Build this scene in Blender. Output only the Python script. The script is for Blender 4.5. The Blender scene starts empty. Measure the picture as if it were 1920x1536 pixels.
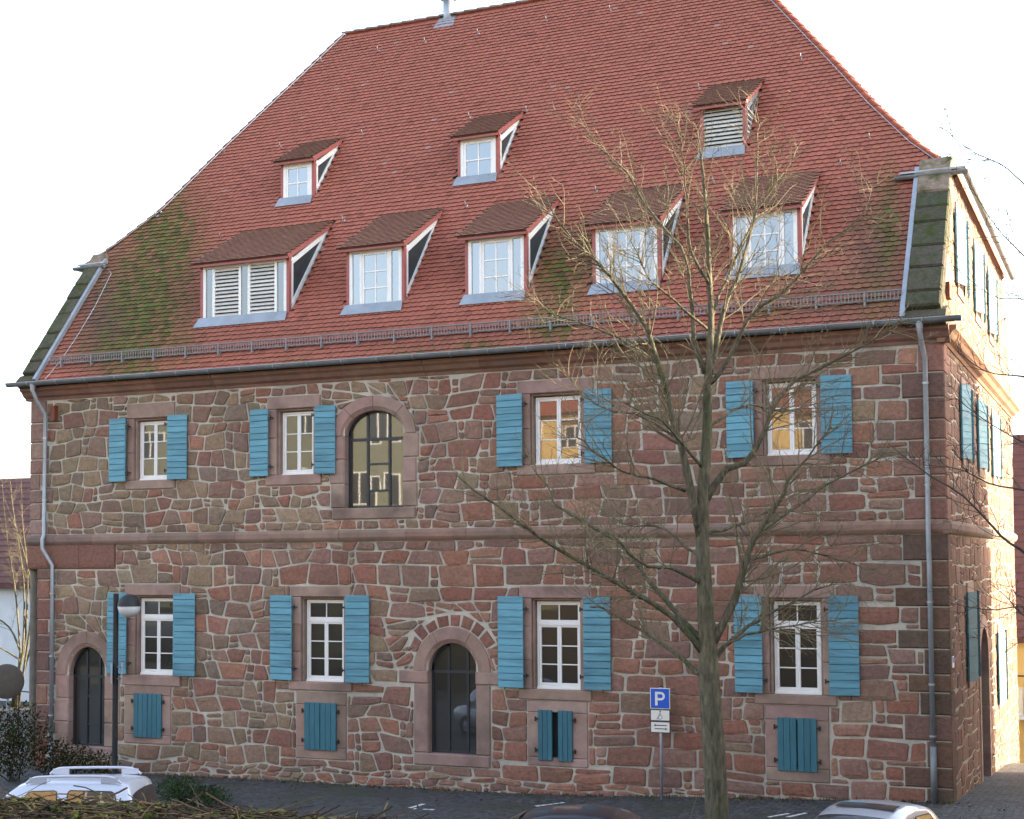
import bpy, math, random
import numpy as np
from mathutils import Matrix, Vector
random.seed(11)
S = bpy.context.scene
COL = S.collection
# ------------------------------------------------------------------ camera
F, CX, CY = 2674.14, 960.0, 917.11
YAW, PIT, ROL = [math.radians(a) for a in (23.556, 2.8846, -0.3703)]
fw = np.array([-math.sin(YAW)*math.cos(PIT), math.cos(YAW)*math.cos(PIT), math.sin(PIT)])
r0 = np.array([math.cos(YAW), math.sin(YAW), 0.]); u0 = np.cross(r0, fw)
rv = math.cos(ROL)*r0+math.sin(ROL)*u0; uv = -math.sin(ROL)*r0+math.cos(ROL)*u0
C = np.array([26.304, -29.0, 4.756])
W = 22.936
cam = bpy.data.cameras.new('camera'); camo = bpy.data.objects.new('camera', cam); COL.objects.link(camo)
camo.matrix_world = Matrix(((rv[0], uv[0], -fw[0], C[0]), (rv[1], uv[1], -fw[1], C[1]), (rv[2], uv[2], -fw[2], C[2]), (0, 0, 0, 1)))
cam.sensor_width = 36; cam.lens = F/1920*36; cam.shift_y = (CY-768)/1920; cam.clip_end = 2000
S.camera = camo
# ------------------------------------------------------------------ sky, sun, exposure
SUN_EL, SUN_PHI = math.radians(15), math.radians(30)      # phi: from +X towards +Y (behind the facade)
world = bpy.data.worlds.new('World'); S.world = world; world.use_nodes = True
wn = world.node_tree.nodes; wl = world.node_tree.links; wn.clear()
sky = wn.new('ShaderNodeTexSky'); sky.sky_type = 'NISHITA'; sky.sun_disc = False
sky.sun_elevation = SUN_EL; sky.sun_rotation = math.pi/2-SUN_PHI
sky.air_density = 1.0; sky.dust_density = 3.0; sky.ozone_density = 1.0
hs = wn.new('ShaderNodeHueSaturation'); hs.inputs['Saturation'].default_value = 0.72
bg = wn.new('ShaderNodeBackground'); bg.inputs['Strength'].default_value = 0.15
wo = wn.new('ShaderNodeOutputWorld')
wl.new(sky.outputs[0], hs.inputs['Color']); wl.new(hs.outputs[0], bg.inputs[0]); wl.new(bg.outputs[0], wo.inputs[0])
sl = bpy.data.lights.new('sun', 'SUN'); sl.energy = 4.1; sl.angle = math.radians(.5); sl.color = (1, .80, .56)
so = bpy.data.objects.new('sun', sl); COL.objects.link(so)
sdir = Vector((math.cos(SUN_PHI)*math.cos(SUN_EL), math.sin(SUN_PHI)*math.cos(SUN_EL), math.sin(SUN_EL)))
so.rotation_euler = sdir.to_track_quat('Z', 'Y').to_euler(); so.location = (40, 20, 40)
S.view_settings.view_transform = 'Standard'; S.view_settings.look = 'None'
S.view_settings.exposure = 2.58; S.view_settings.gamma = 1
# ------------------------------------------------------------------ pixel -> place
def ray(x, y): return fw+rv*(x-CX)/F-uv*(y-CY)/F
def onY(x, y, Y=0.):
    d = ray(x, y); return C+(Y-C[1])/d[1]*d
def onX(x, y, X):
    d = ray(x, y); return C+(X-C[0])/d[0]*d
def onZ(x, y, Z):
    d = ray(x, y); return C+(Z-C[2])/d[2]*d
def atd(x, y, dep): return C+dep*ray(x, y)
def proj(p):
    v = np.array(p, float)-C; z = v@fw; return CX+F*(v@rv)/z, CY-F*(v@uv)/z
RK = 1.335; EY, EZ = -.35, 9.42
RN = np.array([0, -RK, 1.])/math.hypot(RK, 1); RV = np.array([0, 1, RK])/math.hypot(RK, 1)
def roofz(Y): return EZ+RK*(Y-EY)
def onR(x, y):
    n = np.array([0, -RK, 1.]); d = ray(x, y); return C+((np.array([0, EY, EZ])-C)@n)/(d@n)*d
# ------------------------------------------------------------------ materials
def new_mat(name):
    m = bpy.data.materials.new(name); m.use_nodes = True
    return m, m.node_tree.nodes, m.node_tree.links, m.node_tree.nodes['Principled BSDF']
def mat(name, col, rough=.8, metal=0., noise=.25, scale=6., bump=.0, bscale=40., attr=False, spec=.4, coat=0., stretch=None, dark=None, dscale=1.2, low=0., objvar=0., bdist=.02):
    m, N, L, b = new_mat(name)
    b.inputs['Roughness'].default_value = rough; b.inputs['Metallic'].default_value = metal
    b.inputs['Specular IOR Level'].default_value = spec
    if coat: b.inputs['Coat Weight'].default_value = coat; b.inputs['Coat Roughness'].default_value = .05
    tc = N.new('ShaderNodeTexCoord'); src = tc.outputs['Object']
    if stretch:
        mp = N.new('ShaderNodeMapping'); mp.inputs['Scale'].default_value = stretch; L.new(src, mp.inputs[0]); src = mp.outputs[0]
    if attr:
        a = N.new('ShaderNodeAttribute'); a.attribute_name = 'tint'; base = a.outputs['Color']
    else:
        rgb = N.new('ShaderNodeRGB'); rgb.outputs[0].default_value = (*col, 1); base = rgb.outputs[0]
    if noise:
        n1 = N.new('ShaderNodeTexNoise'); n1.inputs['Scale'].default_value = scale; n1.inputs['Detail'].default_value = 8; n1.inputs['Roughness'].default_value = .65
        L.new(src, n1.inputs['Vector'])
        mr = N.new('ShaderNodeMapRange'); mr.inputs[1].default_value = .25; mr.inputs[2].default_value = .75
        mr.inputs[3].default_value = 1-noise; mr.inputs[4].default_value = 1+noise; L.new(n1.outputs[0], mr.inputs[0])
        mx = N.new('ShaderNodeVectorMath'); mx.operation = 'SCALE'; L.new(base, mx.inputs[0]); L.new(mr.outputs[0], mx.inputs['Scale']); base = mx.outputs[0]
    if dark:
        n2 = N.new('ShaderNodeTexNoise'); n2.inputs['Scale'].default_value = dscale; n2.inputs['Detail'].default_value = 6; L.new(src, n2.inputs['Vector'])
        cr = N.new('ShaderNodeMapRange'); cr.inputs[1].default_value = .5; cr.inputs[2].default_value = .72; L.new(n2.outputs[0], cr.inputs[0])
        mm = N.new('ShaderNodeMix'); mm.data_type = 'RGBA'; mm.inputs['B'].default_value = (*dark, 1)
        L.new(cr.outputs[0], mm.inputs['Factor']); L.new(base, mm.inputs['A']); base = mm.outputs['Result']
    def scaled(base, fac):
        q = N.new('ShaderNodeVectorMath'); q.operation = 'SCALE'; L.new(base, q.inputs[0]); L.new(fac, q.inputs['Scale']); return q.outputs[0]
    if low:
        n4 = N.new('ShaderNodeTexNoise'); n4.inputs['Scale'].default_value = .55; n4.inputs['Detail'].default_value = 5; n4.inputs['Roughness'].default_value = .6; L.new(tc.outputs['Object'], n4.inputs['Vector'])
        m4 = N.new('ShaderNodeMapRange'); m4.inputs[1].default_value = .3; m4.inputs[2].default_value = .7; m4.inputs[3].default_value = 1-low; m4.inputs[4].default_value = 1+low*.6; L.new(n4.outputs[0], m4.inputs[0]); base = scaled(base, m4.outputs[0])
    if objvar:
        oi = N.new('ShaderNodeObjectInfo'); m5 = N.new('ShaderNodeMapRange'); m5.inputs[3].default_value = 1-objvar; m5.inputs[4].default_value = 1+objvar; L.new(oi.outputs['Random'], m5.inputs[0]); base = scaled(base, m5.outputs[0])
        ad = N.new('ShaderNodeVectorMath'); ad.operation = 'ADD'; ml = N.new('ShaderNodeMath'); ml.operation = 'MULTIPLY'; ml.inputs[1].default_value = 37.; L.new(oi.outputs['Random'], ml.inputs[0]); L.new(src, ad.inputs[0]); L.new(ml.outputs[0], ad.inputs[1])
        for nd in N:
            if nd.type == 'TEX_NOISE' and nd.inputs['Vector'].links and nd.inputs['Vector'].links[0].from_socket == src: L.new(ad.outputs[0], nd.inputs['Vector'])
    L.new(base, b.inputs['Base Color'])
    if bump:
        n3 = N.new('ShaderNodeTexNoise'); n3.inputs['Scale'].default_value = bscale; n3.inputs['Detail'].default_value = 6; L.new(src, n3.inputs['Vector'])
        bp = N.new('ShaderNodeBump'); bp.inputs['Strength'].default_value = bump; bp.inputs['Distance'].default_value = bdist
        L.new(n3.outputs[0], bp.inputs['Height']); L.new(bp.outputs[0], b.inputs['Normal'])
    return m
M = {}
M['stone'] = mat('sandstone', (.2, .1, .1), .92, attr=True, noise=.34, scale=14, bump=.8, bscale=24, spec=.2, low=.16, bdist=.022)
M['dressed'] = mat('dressed_sandstone', (.2, .1, .1), .9, attr=True, noise=.22, scale=4, bump=.35, bscale=45, spec=.2, dark=(.17, .12, .10), dscale=.9, low=.12)
M['coping'] = mat('mossy_coping', (.1, .09, .07), .95, attr=True, noise=.4, scale=9, bump=1., bscale=24, spec=.15, dark=(.04, .055, .013), dscale=3.2)
M['mortar'] = mat('mortar', (.48, .45, .385), .95, noise=.28, scale=3, bump=.8, bscale=35, spec=.15, dark=(.30, .28, .24), dscale=.7, low=.16)
M['tile'] = mat('clay_tile', (.2, .1, .1), .8, attr=True, noise=.22, scale=9, bump=.3, bscale=60, spec=.25)
M['zinc'] = mat('zinc', (.33, .36, .40), .5, .55, noise=.18, scale=3)
M['zincdark'] = mat('weathered_zinc', (.19, .21, .225), .55, .4, noise=.25, scale=3)
M['guard'] = mat('dull_galvanised', (.22, .23, .245), .6, .4, noise=.2)
M['steel'] = mat('galvanised_steel', (.42, .44, .47), .42, .8, noise=.15)
M['white'] = mat('white_window_paint', (.80, .80, .79), .45, noise=.05, scale=8)
M['louver'] = mat('grey_white_louvre', (.62, .62, .60), .6, noise=.12, scale=10, objvar=.12)
M['blue'] = mat('blue_shutter_paint', (.118, .305, .395), .62, noise=.2, scale=7, bump=.3, bscale=60, stretch=(.4, 1, 3), objvar=.13, dark=(.075, .19, .25), dscale=2.5)
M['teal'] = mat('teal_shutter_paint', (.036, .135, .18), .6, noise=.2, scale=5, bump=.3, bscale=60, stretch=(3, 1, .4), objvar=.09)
M['iron'] = mat('black_iron', (.025, .027, .03), .6, .3, noise=.2)
M['trim'] = mat('red_dormer_paint', (.33, .105, .095), .65, noise=.12, scale=7)
M['cheek'] = mat('slate_cheek', (.035, .042, .045), .7, noise=.2)
M['bars'] = mat('dark_grey_window_metal', (.035, .042, .05), .45, .3, noise=.15)
M['bark'] = mat('bark', (.118, .107, .072), .95, noise=.8, scale=16, bump=1., bscale=26, stretch=(1, 1, .22), dark=(.065, .085, .03), dscale=2.2, bdist=.08)
M['twig'] = mat('twig_bark', (.15, .125, .078), .9, noise=.3, scale=5)
M['darktwig'] = mat('dark_twig_bark', (.055, .048, .04), .9, noise=.3, scale=5)
M['straw'] = mat('dry_vine', (.2, .14, .07), .9, attr=True, noise=.3, scale=9)
M['leaf'] = mat('leaf', (.05, .07, .025), .95, attr=True, noise=.25, scale=6, spec=.08)
M['moss'] = mat('moss_soil', (.075, .085, .022), .95, noise=.5, scale=7, bump=1., bscale=30, dark=(.07, .045, .025), dscale=5)
M['plaster_white'] = mat('white_plaster', (.62, .66, .70), .9, noise=.1, scale=2)
M['plaster_yellow'] = mat('yellow_plaster', (.62, .43, .17), .9, noise=.1, scale=2)
M['plaster_green'] = mat('grey_green_plaster', (.20, .205, .15), .9, noise=.1, scale=1.5)
M['plaster_ochre'] = mat('ochre_plaster', (.66, .46, .20), .9, noise=.12, scale=1.5)
M['darkroof'] = mat('dark_red_pantile', (.115, .05, .045), .8, noise=.3, scale=3)
M['redroof'] = mat('old_red_tile', (.26, .075, .045), .85, noise=.3, scale=3)
M['rubber'] = mat('tyre_rubber', (.02, .02, .02), .8, noise=.2)
M['plastic'] = mat('black_plastic', (.03, .03, .032), .5, noise=.1)
M['silver'] = mat('silver_car_paint', (.40, .42, .48), .35, .35, noise=.02, coat=.8)
M['whitecar'] = mat('pale_silver_car_paint', (.50, .545, .64), .32, .25, noise=.02, coat=.8)
M['blackcar'] = mat('black_car_paint', (.008, .011, .022), .35, .0, noise=.02, coat=.5)
M['signblue'] = mat('sign_blue', (.012, .10, .55), .4, noise=.04)
M['signwhite'] = mat('sign_white', (.72, .71, .66), .45, noise=.05)
M['signblack'] = mat('sign_black', (.015, .015, .015), .5, noise=.05)
M['pole'] = mat('grey_pole', (.34, .36, .42), .5, .4, noise=.1)
M['paint'] = mat('road_paint', (.62, .62, .60), .8, noise=.3, scale=20)
M['ivywall'] = mat('ivy_dark_wall', (.022, .026, .016), .95, noise=.5, scale=6, bump=1., bscale=20)
M['discbrown'] = mat('weathered_disc', (.10, .085, .075), .7, noise=.2)
M['rust'] = mat('rust_red_box', (.17, .05, .03), .8, noise=.3)
def glass_mat(name, refl, base, rough=.015):
    m, N, L, b = new_mat(name)
    b.inputs['Base Color'].default_value = (*base, 1); b.inputs['Roughness'].default_value = .3
    g = N.new('ShaderNodeBsdfGlossy'); g.inputs['Roughness'].default_value = rough; g.inputs['Color'].default_value = (.95, .97, 1, 1)
    tc = N.new('ShaderNodeTexCoord'); n = N.new('ShaderNodeTexNoise'); n.inputs['Scale'].default_value = 1.6; n.inputs['Detail'].default_value = 1; L.new(tc.outputs['Object'], n.inputs['Vector'])
    bp = N.new('ShaderNodeBump'); bp.inputs['Strength'].default_value = .008; bp.inputs['Distance'].default_value = .03; L.new(n.outputs[0], bp.inputs['Height']); L.new(bp.outputs[0], g.inputs['Normal'])
    lw = N.new('ShaderNodeFresnel'); lw.inputs['IOR'].default_value = 1.5
    ad = N.new('ShaderNodeMath'); ad.operation = 'ADD'; ad.use_clamp = True; ad.inputs[1].default_value = refl; L.new(lw.outputs[0], ad.inputs[0])
    mx = N.new('ShaderNodeMixShader'); L.new(ad.outputs[0], mx.inputs[0]); L.new(b.outputs[0], mx.inputs[1]); L.new(g.outputs[0], mx.inputs[2])
    L.new(mx.outputs[0], N['Material Output'].inputs[0]); return m
M['glass'] = glass_mat('window_glass', .07, (.012, .013, .014))
M['glass2'] = glass_mat('large_window_glass', .10, (.012, .014, .014))
M['roofglass'] = glass_mat('dormer_glass', .13, (.05, .075, .11))
M['carglass'] = glass_mat('car_glass', .02, (.012, .015, .018))
def lamp_glass():
    m, N, L, b = new_mat('frosted_globe'); b.inputs['Base Color'].default_value = (.62, .64, .66, 1); b.inputs['Roughness'].default_value = .35
    b.inputs['Subsurface Weight'].default_value = .2
    tc = N.new('ShaderNodeTexCoord'); n = N.new('ShaderNodeTexNoise'); n.inputs['Scale'].default_value = 5; L.new(tc.outputs['Object'], n.inputs['Vector'])
    cr = N.new('ShaderNodeMix'); cr.data_type = 'RGBA'; cr.inputs['A'].default_value = (.55, .57, .6, 1); cr.inputs['B'].default_value = (.7, .72, .74, 1); L.new(n.outputs[0], cr.inputs['Factor']); L.new(cr.outputs['Result'], b.inputs['Base Color'])
    return m
M['globe'] = lamp_glass()
def cobble():
    m, N, L, b = new_mat('dark_cobbles'); b.inputs['Roughness'].default_value = .75
    tc = N.new('ShaderNodeTexCoord')
    v = N.new('ShaderNodeTexVoronoi'); v.feature = 'DISTANCE_TO_EDGE'; v.inputs['Scale'].default_value = 7.5; v.inputs['Randomness'].default_value = .55; L.new(tc.outputs['Object'], v.inputs['Vector'])
    v2 = N.new('ShaderNodeTexVoronoi'); v2.inputs['Scale'].default_value = 7.5; v2.inputs['Randomness'].default_value = .55; L.new(tc.outputs['Object'], v2.inputs['Vector'])
    n = N.new('ShaderNodeTexNoise'); n.inputs['Scale'].default_value = .6; n.inputs['Detail'].default_value = 8; L.new(tc.outputs['Object'], n.inputs['Vector'])
    bw = N.new('ShaderNodeRGBToBW'); L.new(v2.outputs['Color'], bw.inputs[0])
    cr = N.new('ShaderNodeValToRGB'); cr.color_ramp.elements[0].color = (.03, .032, .036, 1); cr.color_ramp.elements[1].color = (.10, .10, .105, 1); L.new(bw.outputs[0], cr.inputs[0])
    mr = N.new('ShaderNodeMapRange'); mr.inputs[1].default_value = 0; mr.inputs[2].default_value = .09; L.new(v.outputs['Distance'], mr.inputs[0])
    mx = N.new('ShaderNodeMix'); mx.data_type = 'RGBA'; mx.inputs['A'].default_value = (.022, .022, .018, 1); L.new(mr.outputs[0], mx.inputs['Factor']); L.new(cr.outputs[0], mx.inputs['B'])
    nr = N.new('ShaderNodeMapRange'); nr.inputs[1].default_value = .52; nr.inputs[2].default_value = .75; L.new(n.outputs[0], nr.inputs[0])
    m2 = N.new('ShaderNodeMix'); m2.data_type = 'RGBA'; m2.inputs['B'].default_value = (.04, .048, .022, 1); L.new(nr.outputs[0], m2.inputs['Factor']); L.new(mx.outputs['Result'], m2.inputs['A'])
    L.new(m2.outputs['Result'], b.inputs['Base Color'])
    bp = N.new('ShaderNodeBump'); bp.inputs['Strength'].default_value = .8; bp.inputs['Distance'].default_value = .03; L.new(mr.outputs[0], bp.inputs['Height']); L.new(bp.outputs[0], b.inputs['Normal'])
    return m
M['cobble'] = cobble()
# ------------------------------------------------------------------ mesh helpers
class MB:
    def __init__(s): s.v = []; s.f = []; s.c = []
    def add(s, vs, fs, col=None):
        o = len(s.v); s.v.extend([tuple(map(float, p)) for p in vs]); s.f.extend([tuple(i+o for i in f) for f in fs]); s.c.extend([col]*len(fs)); return s
    def box(s, x0, x1, y0, y1, z0, z1, col=None, ch=0.):
        if x1 < x0: x0, x1 = x1, x0
        if y1 < y0: y0, y1 = y1, y0
        if z1 < z0: z0, z1 = z1, z0
        if ch <= 0:
            return s.add([(x0, y0, z0), (x1, y0, z0), (x1, y1, z0), (x0, y1, z0), (x0, y0, z1), (x1, y0, z1), (x1, y1, z1), (x0, y1, z1)],
                         [(0, 3, 2, 1), (4, 5, 6, 7), (0, 1, 5, 4), (1, 2, 6, 5), (2, 3, 7, 6), (3, 0, 4, 7)], col)
        ch = min(ch, (x1-x0)*.4, (y1-y0)*.4, (z1-z0)*.4)
        # chamfer only the edges round the -Y face (front), enough for what is seen
        vs = [(x0+ch, y0, z0+ch), (x1-ch, y0, z0+ch), (x1-ch, y0, z1-ch), (x0+ch, y0, z1-ch),
              (x0, y0+ch, z0), (x1, y0+ch, z0), (x1, y0+ch, z1), (x0, y0+ch, z1),
              (x0, y1, z0), (x1, y1, z0), (x1, y1, z1), (x0, y1, z1)]
        fs = [(0, 1, 2, 3), (4, 5, 1, 0), (5, 6, 2, 1), (6, 7, 3, 2), (7, 4, 0, 3), (8, 9, 5, 4), (9, 10, 6, 5), (10, 11, 7, 6), (11, 8, 4, 7), (11, 10, 9, 8)]
        return s.add(vs, fs, col)
    def obox(s, c, ax, ay, az, hx, hy, hz, col=None):
        c = np.array(c, float); vs = []
        for k in (-1, 1):
            for j, i in ((-1, -1), (-1, 1), (1, 1), (1, -1)):
                vs.append(c+np.array(ax)*hx*i+np.array(ay)*hy*j+np.array(az)*hz*k)
        return s.add(vs, [(0, 3, 2, 1), (4, 5, 6, 7), (0, 1, 5, 4), (1, 2, 6, 5), (2, 3, 7, 6), (3, 0, 4, 7)], col)
    def prism(s, pts, d, col=None):        # planar polygon (list of 3D) pushed by vector d
        n = len(pts); d = np.array(d, float); vs = [np.array(p, float) for p in pts]; vs += [p+d for p in vs]
        fs = [tuple(range(n)), tuple(range(2*n-1, n-1, -1))]+[(i, i+n, (i+1) % n+n, (i+1) % n) for i in range(n)]
        return s.add(vs, fs, col)
    def tube(s, pts, rad, n=6, col=None, cap=True):
        P = [np.array(p, float) for p in pts]; m = len(P)
        if not hasattr(rad, '__len__'): rad = [rad]*m
        vs = []; t0 = None; a = None
        for i in range(m):
            t = P[min(i+1, m-1)]-P[max(i-1, 0)]; t = t/(np.linalg.norm(t)+1e-9)
            if a is None:
                ref = np.array([0, 0, 1.]) if abs(t[2]) < .9 else np.array([1., 0, 0]); a = np.cross(t, ref)
            else: a = a-t*(a@t)
            a = a/(np.linalg.norm(a)+1e-9); b = np.cross(t, a)
            for k in range(n):
                q = 2*math.pi*k/n; vs.append(P[i]+rad[i]*(math.cos(q)*a+math.sin(q)*b))
        fs = [(i*n+k, i*n+(k+1) % n, (i+1)*n+(k+1) % n, (i+1)*n+k) for i in range(m-1) for k in range(n)]
        if cap: fs += [tuple(range(n-1, -1, -1)), tuple(range((m-1)*n, m*n))]
        return s.add(vs, fs, col)
    def lathe(s, prof, n=20, c=(0, 0, 0), col=None):
        vs = [(c[0]+r*math.cos(2*math.pi*k/n), c[1]+r*math.sin(2*math.pi*k/n), c[2]+z) for r, z in prof for k in range(n)]
        fs = [(i*n+k, i*n+(k+1) % n, (i+1)*n+(k+1) % n, (i+1)*n+k) for i in range(len(prof)-1) for k in range(n)]
        return s.add(vs, fs, col)
    def mesh(s, name, material, smooth=False):
        me = bpy.data.meshes.new(name); me.from_pydata(s.v, [], s.f)
        if any(c is not None for c in s.c):
            at = me.color_attributes.new('tint', 'FLOAT_COLOR', 'CORNER'); arr = []
            for f, c in zip(s.f, s.c):
                c = c or (.3, .3, .3); arr.extend([c[0], c[1], c[2], 1.]*len(f))
            at.data.foreach_set('color', arr)
        if smooth: me.polygons.foreach_set('use_smooth', [True]*len(me.polygons))
        me.materials.append(material); me.update(); return me
    def build(s, name, material, parent=None, smooth=False, kind=None, label=None):
        return obj(name, s.mesh(name, material, smooth), parent, kind, label)
def obj(name, me, parent=None, kind=None, label=None):
    o = bpy.data.objects.new(name, me); COL.objects.link(o)
    if parent is not None: o.parent = parent
    if kind: o['kind'] = kind
    if label: o['label'] = label
    return o
def thing(name, label, cat, loc=(0, 0, 0), rz=0., group=None):
    o = bpy.data.objects.new(name, None); COL.objects.link(o); o.location = loc; o.rotation_euler = (0, 0, rz); o.empty_display_size = .2
    o['label'] = label; o['category'] = cat
    if group: o['group'] = group
    return o
def jit(c, a): k = 1+random.uniform(-a, a); return tuple(max(0, x*k*(1+random.uniform(-a*.3, a*.3))) for x in c)
# ------------------------------------------------------------------ ground
def smooth(a, b, x): t = min(1, max(0, (x-a)/(b-a))); return t*t*(3-2*t)
def gz(x, y):
    z = float(np.interp(x, [-60, 4, 14, 20, 23, 60], [-.5, -.44, -.345, -.09, .02, .1]))
    d = max(0, y); drop = .07*min(d, 13)+.15*max(0, min(d, 26)-13)
    return z-drop*smooth(14, 22, x)
def ground():
    xs = [-400, -120, -60, -30, -15, -8]+[i*1.5 for i in range(-3, 22)]+[34, 40, 60, 120, 400]
    ys = [-400, -120, -60, -40, -30, -22]+[-20+i*2 for i in range(0, 25)]+[34, 45, 70, 140, 500]
    mb = MB(); vs = [(x, y, gz(x, y)) for y in ys for x in xs]; n = len(xs)
    mb.add(vs, [(j*n+i, j*n+i+1, (j+1)*n+i+1, (j+1)*n+i) for j in range(len(ys)-1) for i in range(n-1)])
    mb.build('ground', M['cobble'], kind='structure', smooth=True)
ground()
tb = MB(); tb.add([(-40, -80, 3.08), (70, -80, 3.08), (70, -22.0, 3.08), (-40, -22.0, 3.08)], [(0, 1, 2, 3)]); tb.build('terrace_ground', M['moss'], kind='structure')
def marking(name, pts_px, w):
    mb = MB()
    for a, b in pts_px:
        p = onZ(*a, -.2); q = onZ(*b, -.2)
        for _ in range(4): p = onZ(*a, gz(p[0], p[1])); q = onZ(*b, gz(q[0], q[1]))
        d = q-p; L = np.linalg.norm(d[:2]); d = d/L; nn = np.array([-d[1], d[0], 0])*w/2; k = max(2, int(L/.13))
        for i in range(k):
            if random.random() < .12: continue
            e0 = p+d*L*(i+.06)/k; e1 = p+d*L*(i+.94)/k; j = random.uniform(.75, 1.1)
            mb.add([(*(v[:2]), gz(v[0], v[1])+.008) for v in (e0-nn*j, e1-nn*j, e1+nn*j, e0+nn*j)], [(0, 1, 2, 3)])
    mb.build(name, M['paint'], kind='structure')
marking('painted_bay_mark', [((768, 1516), (795, 1508)), ((770, 1517), (815, 1519))], .12)
marking('painted_bay_mark', [((992, 1514), (1070, 1504))], .12)
marking('painted_bay_mark', [((1440, 1533), (1480, 1526)), ((1476, 1533), (1512, 1525))], .1)
# ------------------------------------------------------------------ THE HOUSE
house = thing('sandstone_house', 'large red sandstone house with steep red tiled roof, dormers and blue shutters', 'house')
RED = [(.22, .098, .074), (.195, .095, .077), (.24, .115, .085), (.175, .092, .077), (.16, .10, .09), (.21, .125, .105), (.25, .135, .10), (.19, .115, .10)]
BRN = [(.21, .15, .105), (.19, .137, .10), (.225, .165, .115), (.175, .122, .095), (.20, .125, .095), (.16, .12, .10), (.17, .135, .10)]
def stonecol(u, z, side=False):
    p = max(.1, min(.8, .92-.058*u)) if not side else .1
    if z > 5.5 and u > 11 and not side: p *= .8
    c = random.choice(BRN if random.random() < p else RED); c = jit(c, .14)
    k = random.random()
    if k < .05: c = tuple(x*.75 for x in c)
    elif k > .93: c = (c[0]*1.2, c[1]*1.25, c[2]*1.25)
    mn = tuple(a*p+b_*(1-p) for a, b_ in zip((.185, .142, .112), (.196, .112, .091)))
    return tuple((u_*.76+v_*.24)*k_ for u_, v_, k_ in zip(c, mn, (1.2, 1.19, 1.12)))
DRESS = [(.345, .235, .195), (.315, .21, .175), (.36, .25, .21), (.31, .22, .175), (.335, .22, .19)]
def clip(P, a, b, keep_left):
    # convex clip of P by line a->b
    out = []; n = len(P)
    def sd(p): return (b[0]-a[0])*(p[1]-a[1])-(b[1]-a[1])*(p[0]-a[0])
    for i in range(n):
        p, q = P[i], P[(i+1) % n]; s0, s1 = sd(p), sd(q)
        if not keep_left: s0, s1 = -s0, -s1
        if s0 >= 0: out.append(p)
        if s0*s1 < 0: t = s0/(s0-s1); out.append((p[0]+t*(q[0]-p[0]), p[1]+t*(q[1]-p[1])))
    return out
def area(P): return .5*sum(P[i][0]*P[(i+1) % len(P)][1]-P[(i+1) % len(P)][0]*P[i][1] for i in range(len(P)))
def subtract(P, Cx):
    pieces = []; cur = P; n = len(Cx)
    for i in range(n):
        a, b = Cx[i], Cx[(i+1) % n]
        o = clip(cur, a, b, False)
        if len(o) >= 3 and area(o) > .004: pieces.append(o)
        cur = clip(cur, a, b, True)
        if len(cur) < 3: break
    return pieces
def inset(P, d):
    cur = P; n = len(P)
    for i in range(n):
        a, b = P[i], P[(i+1) % n]; L = math.hypot(b[0]-a[0], b[1]-a[1])
        if L < 1e-4: continue
        nx, nz = -(b[1]-a[1])/L*d, (b[0]-a[0])/L*d
        cur = clip(cur, (a[0]+nx, a[1]+nz), (b[0]+nx, b[1]+nz), True)
        if len(cur) < 3: return []
    return cur
def simplify(P):
    out = []
    for p in P:
        if not out or math.hypot(p[0]-out[-1][0], p[1]-out[-1][1]) > .015: out.append(p)
    if len(out) > 2 and math.hypot(out[0][0]-out[-1][0], out[0][1]-out[-1][1]) < .015: out.pop()
    return out
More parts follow.
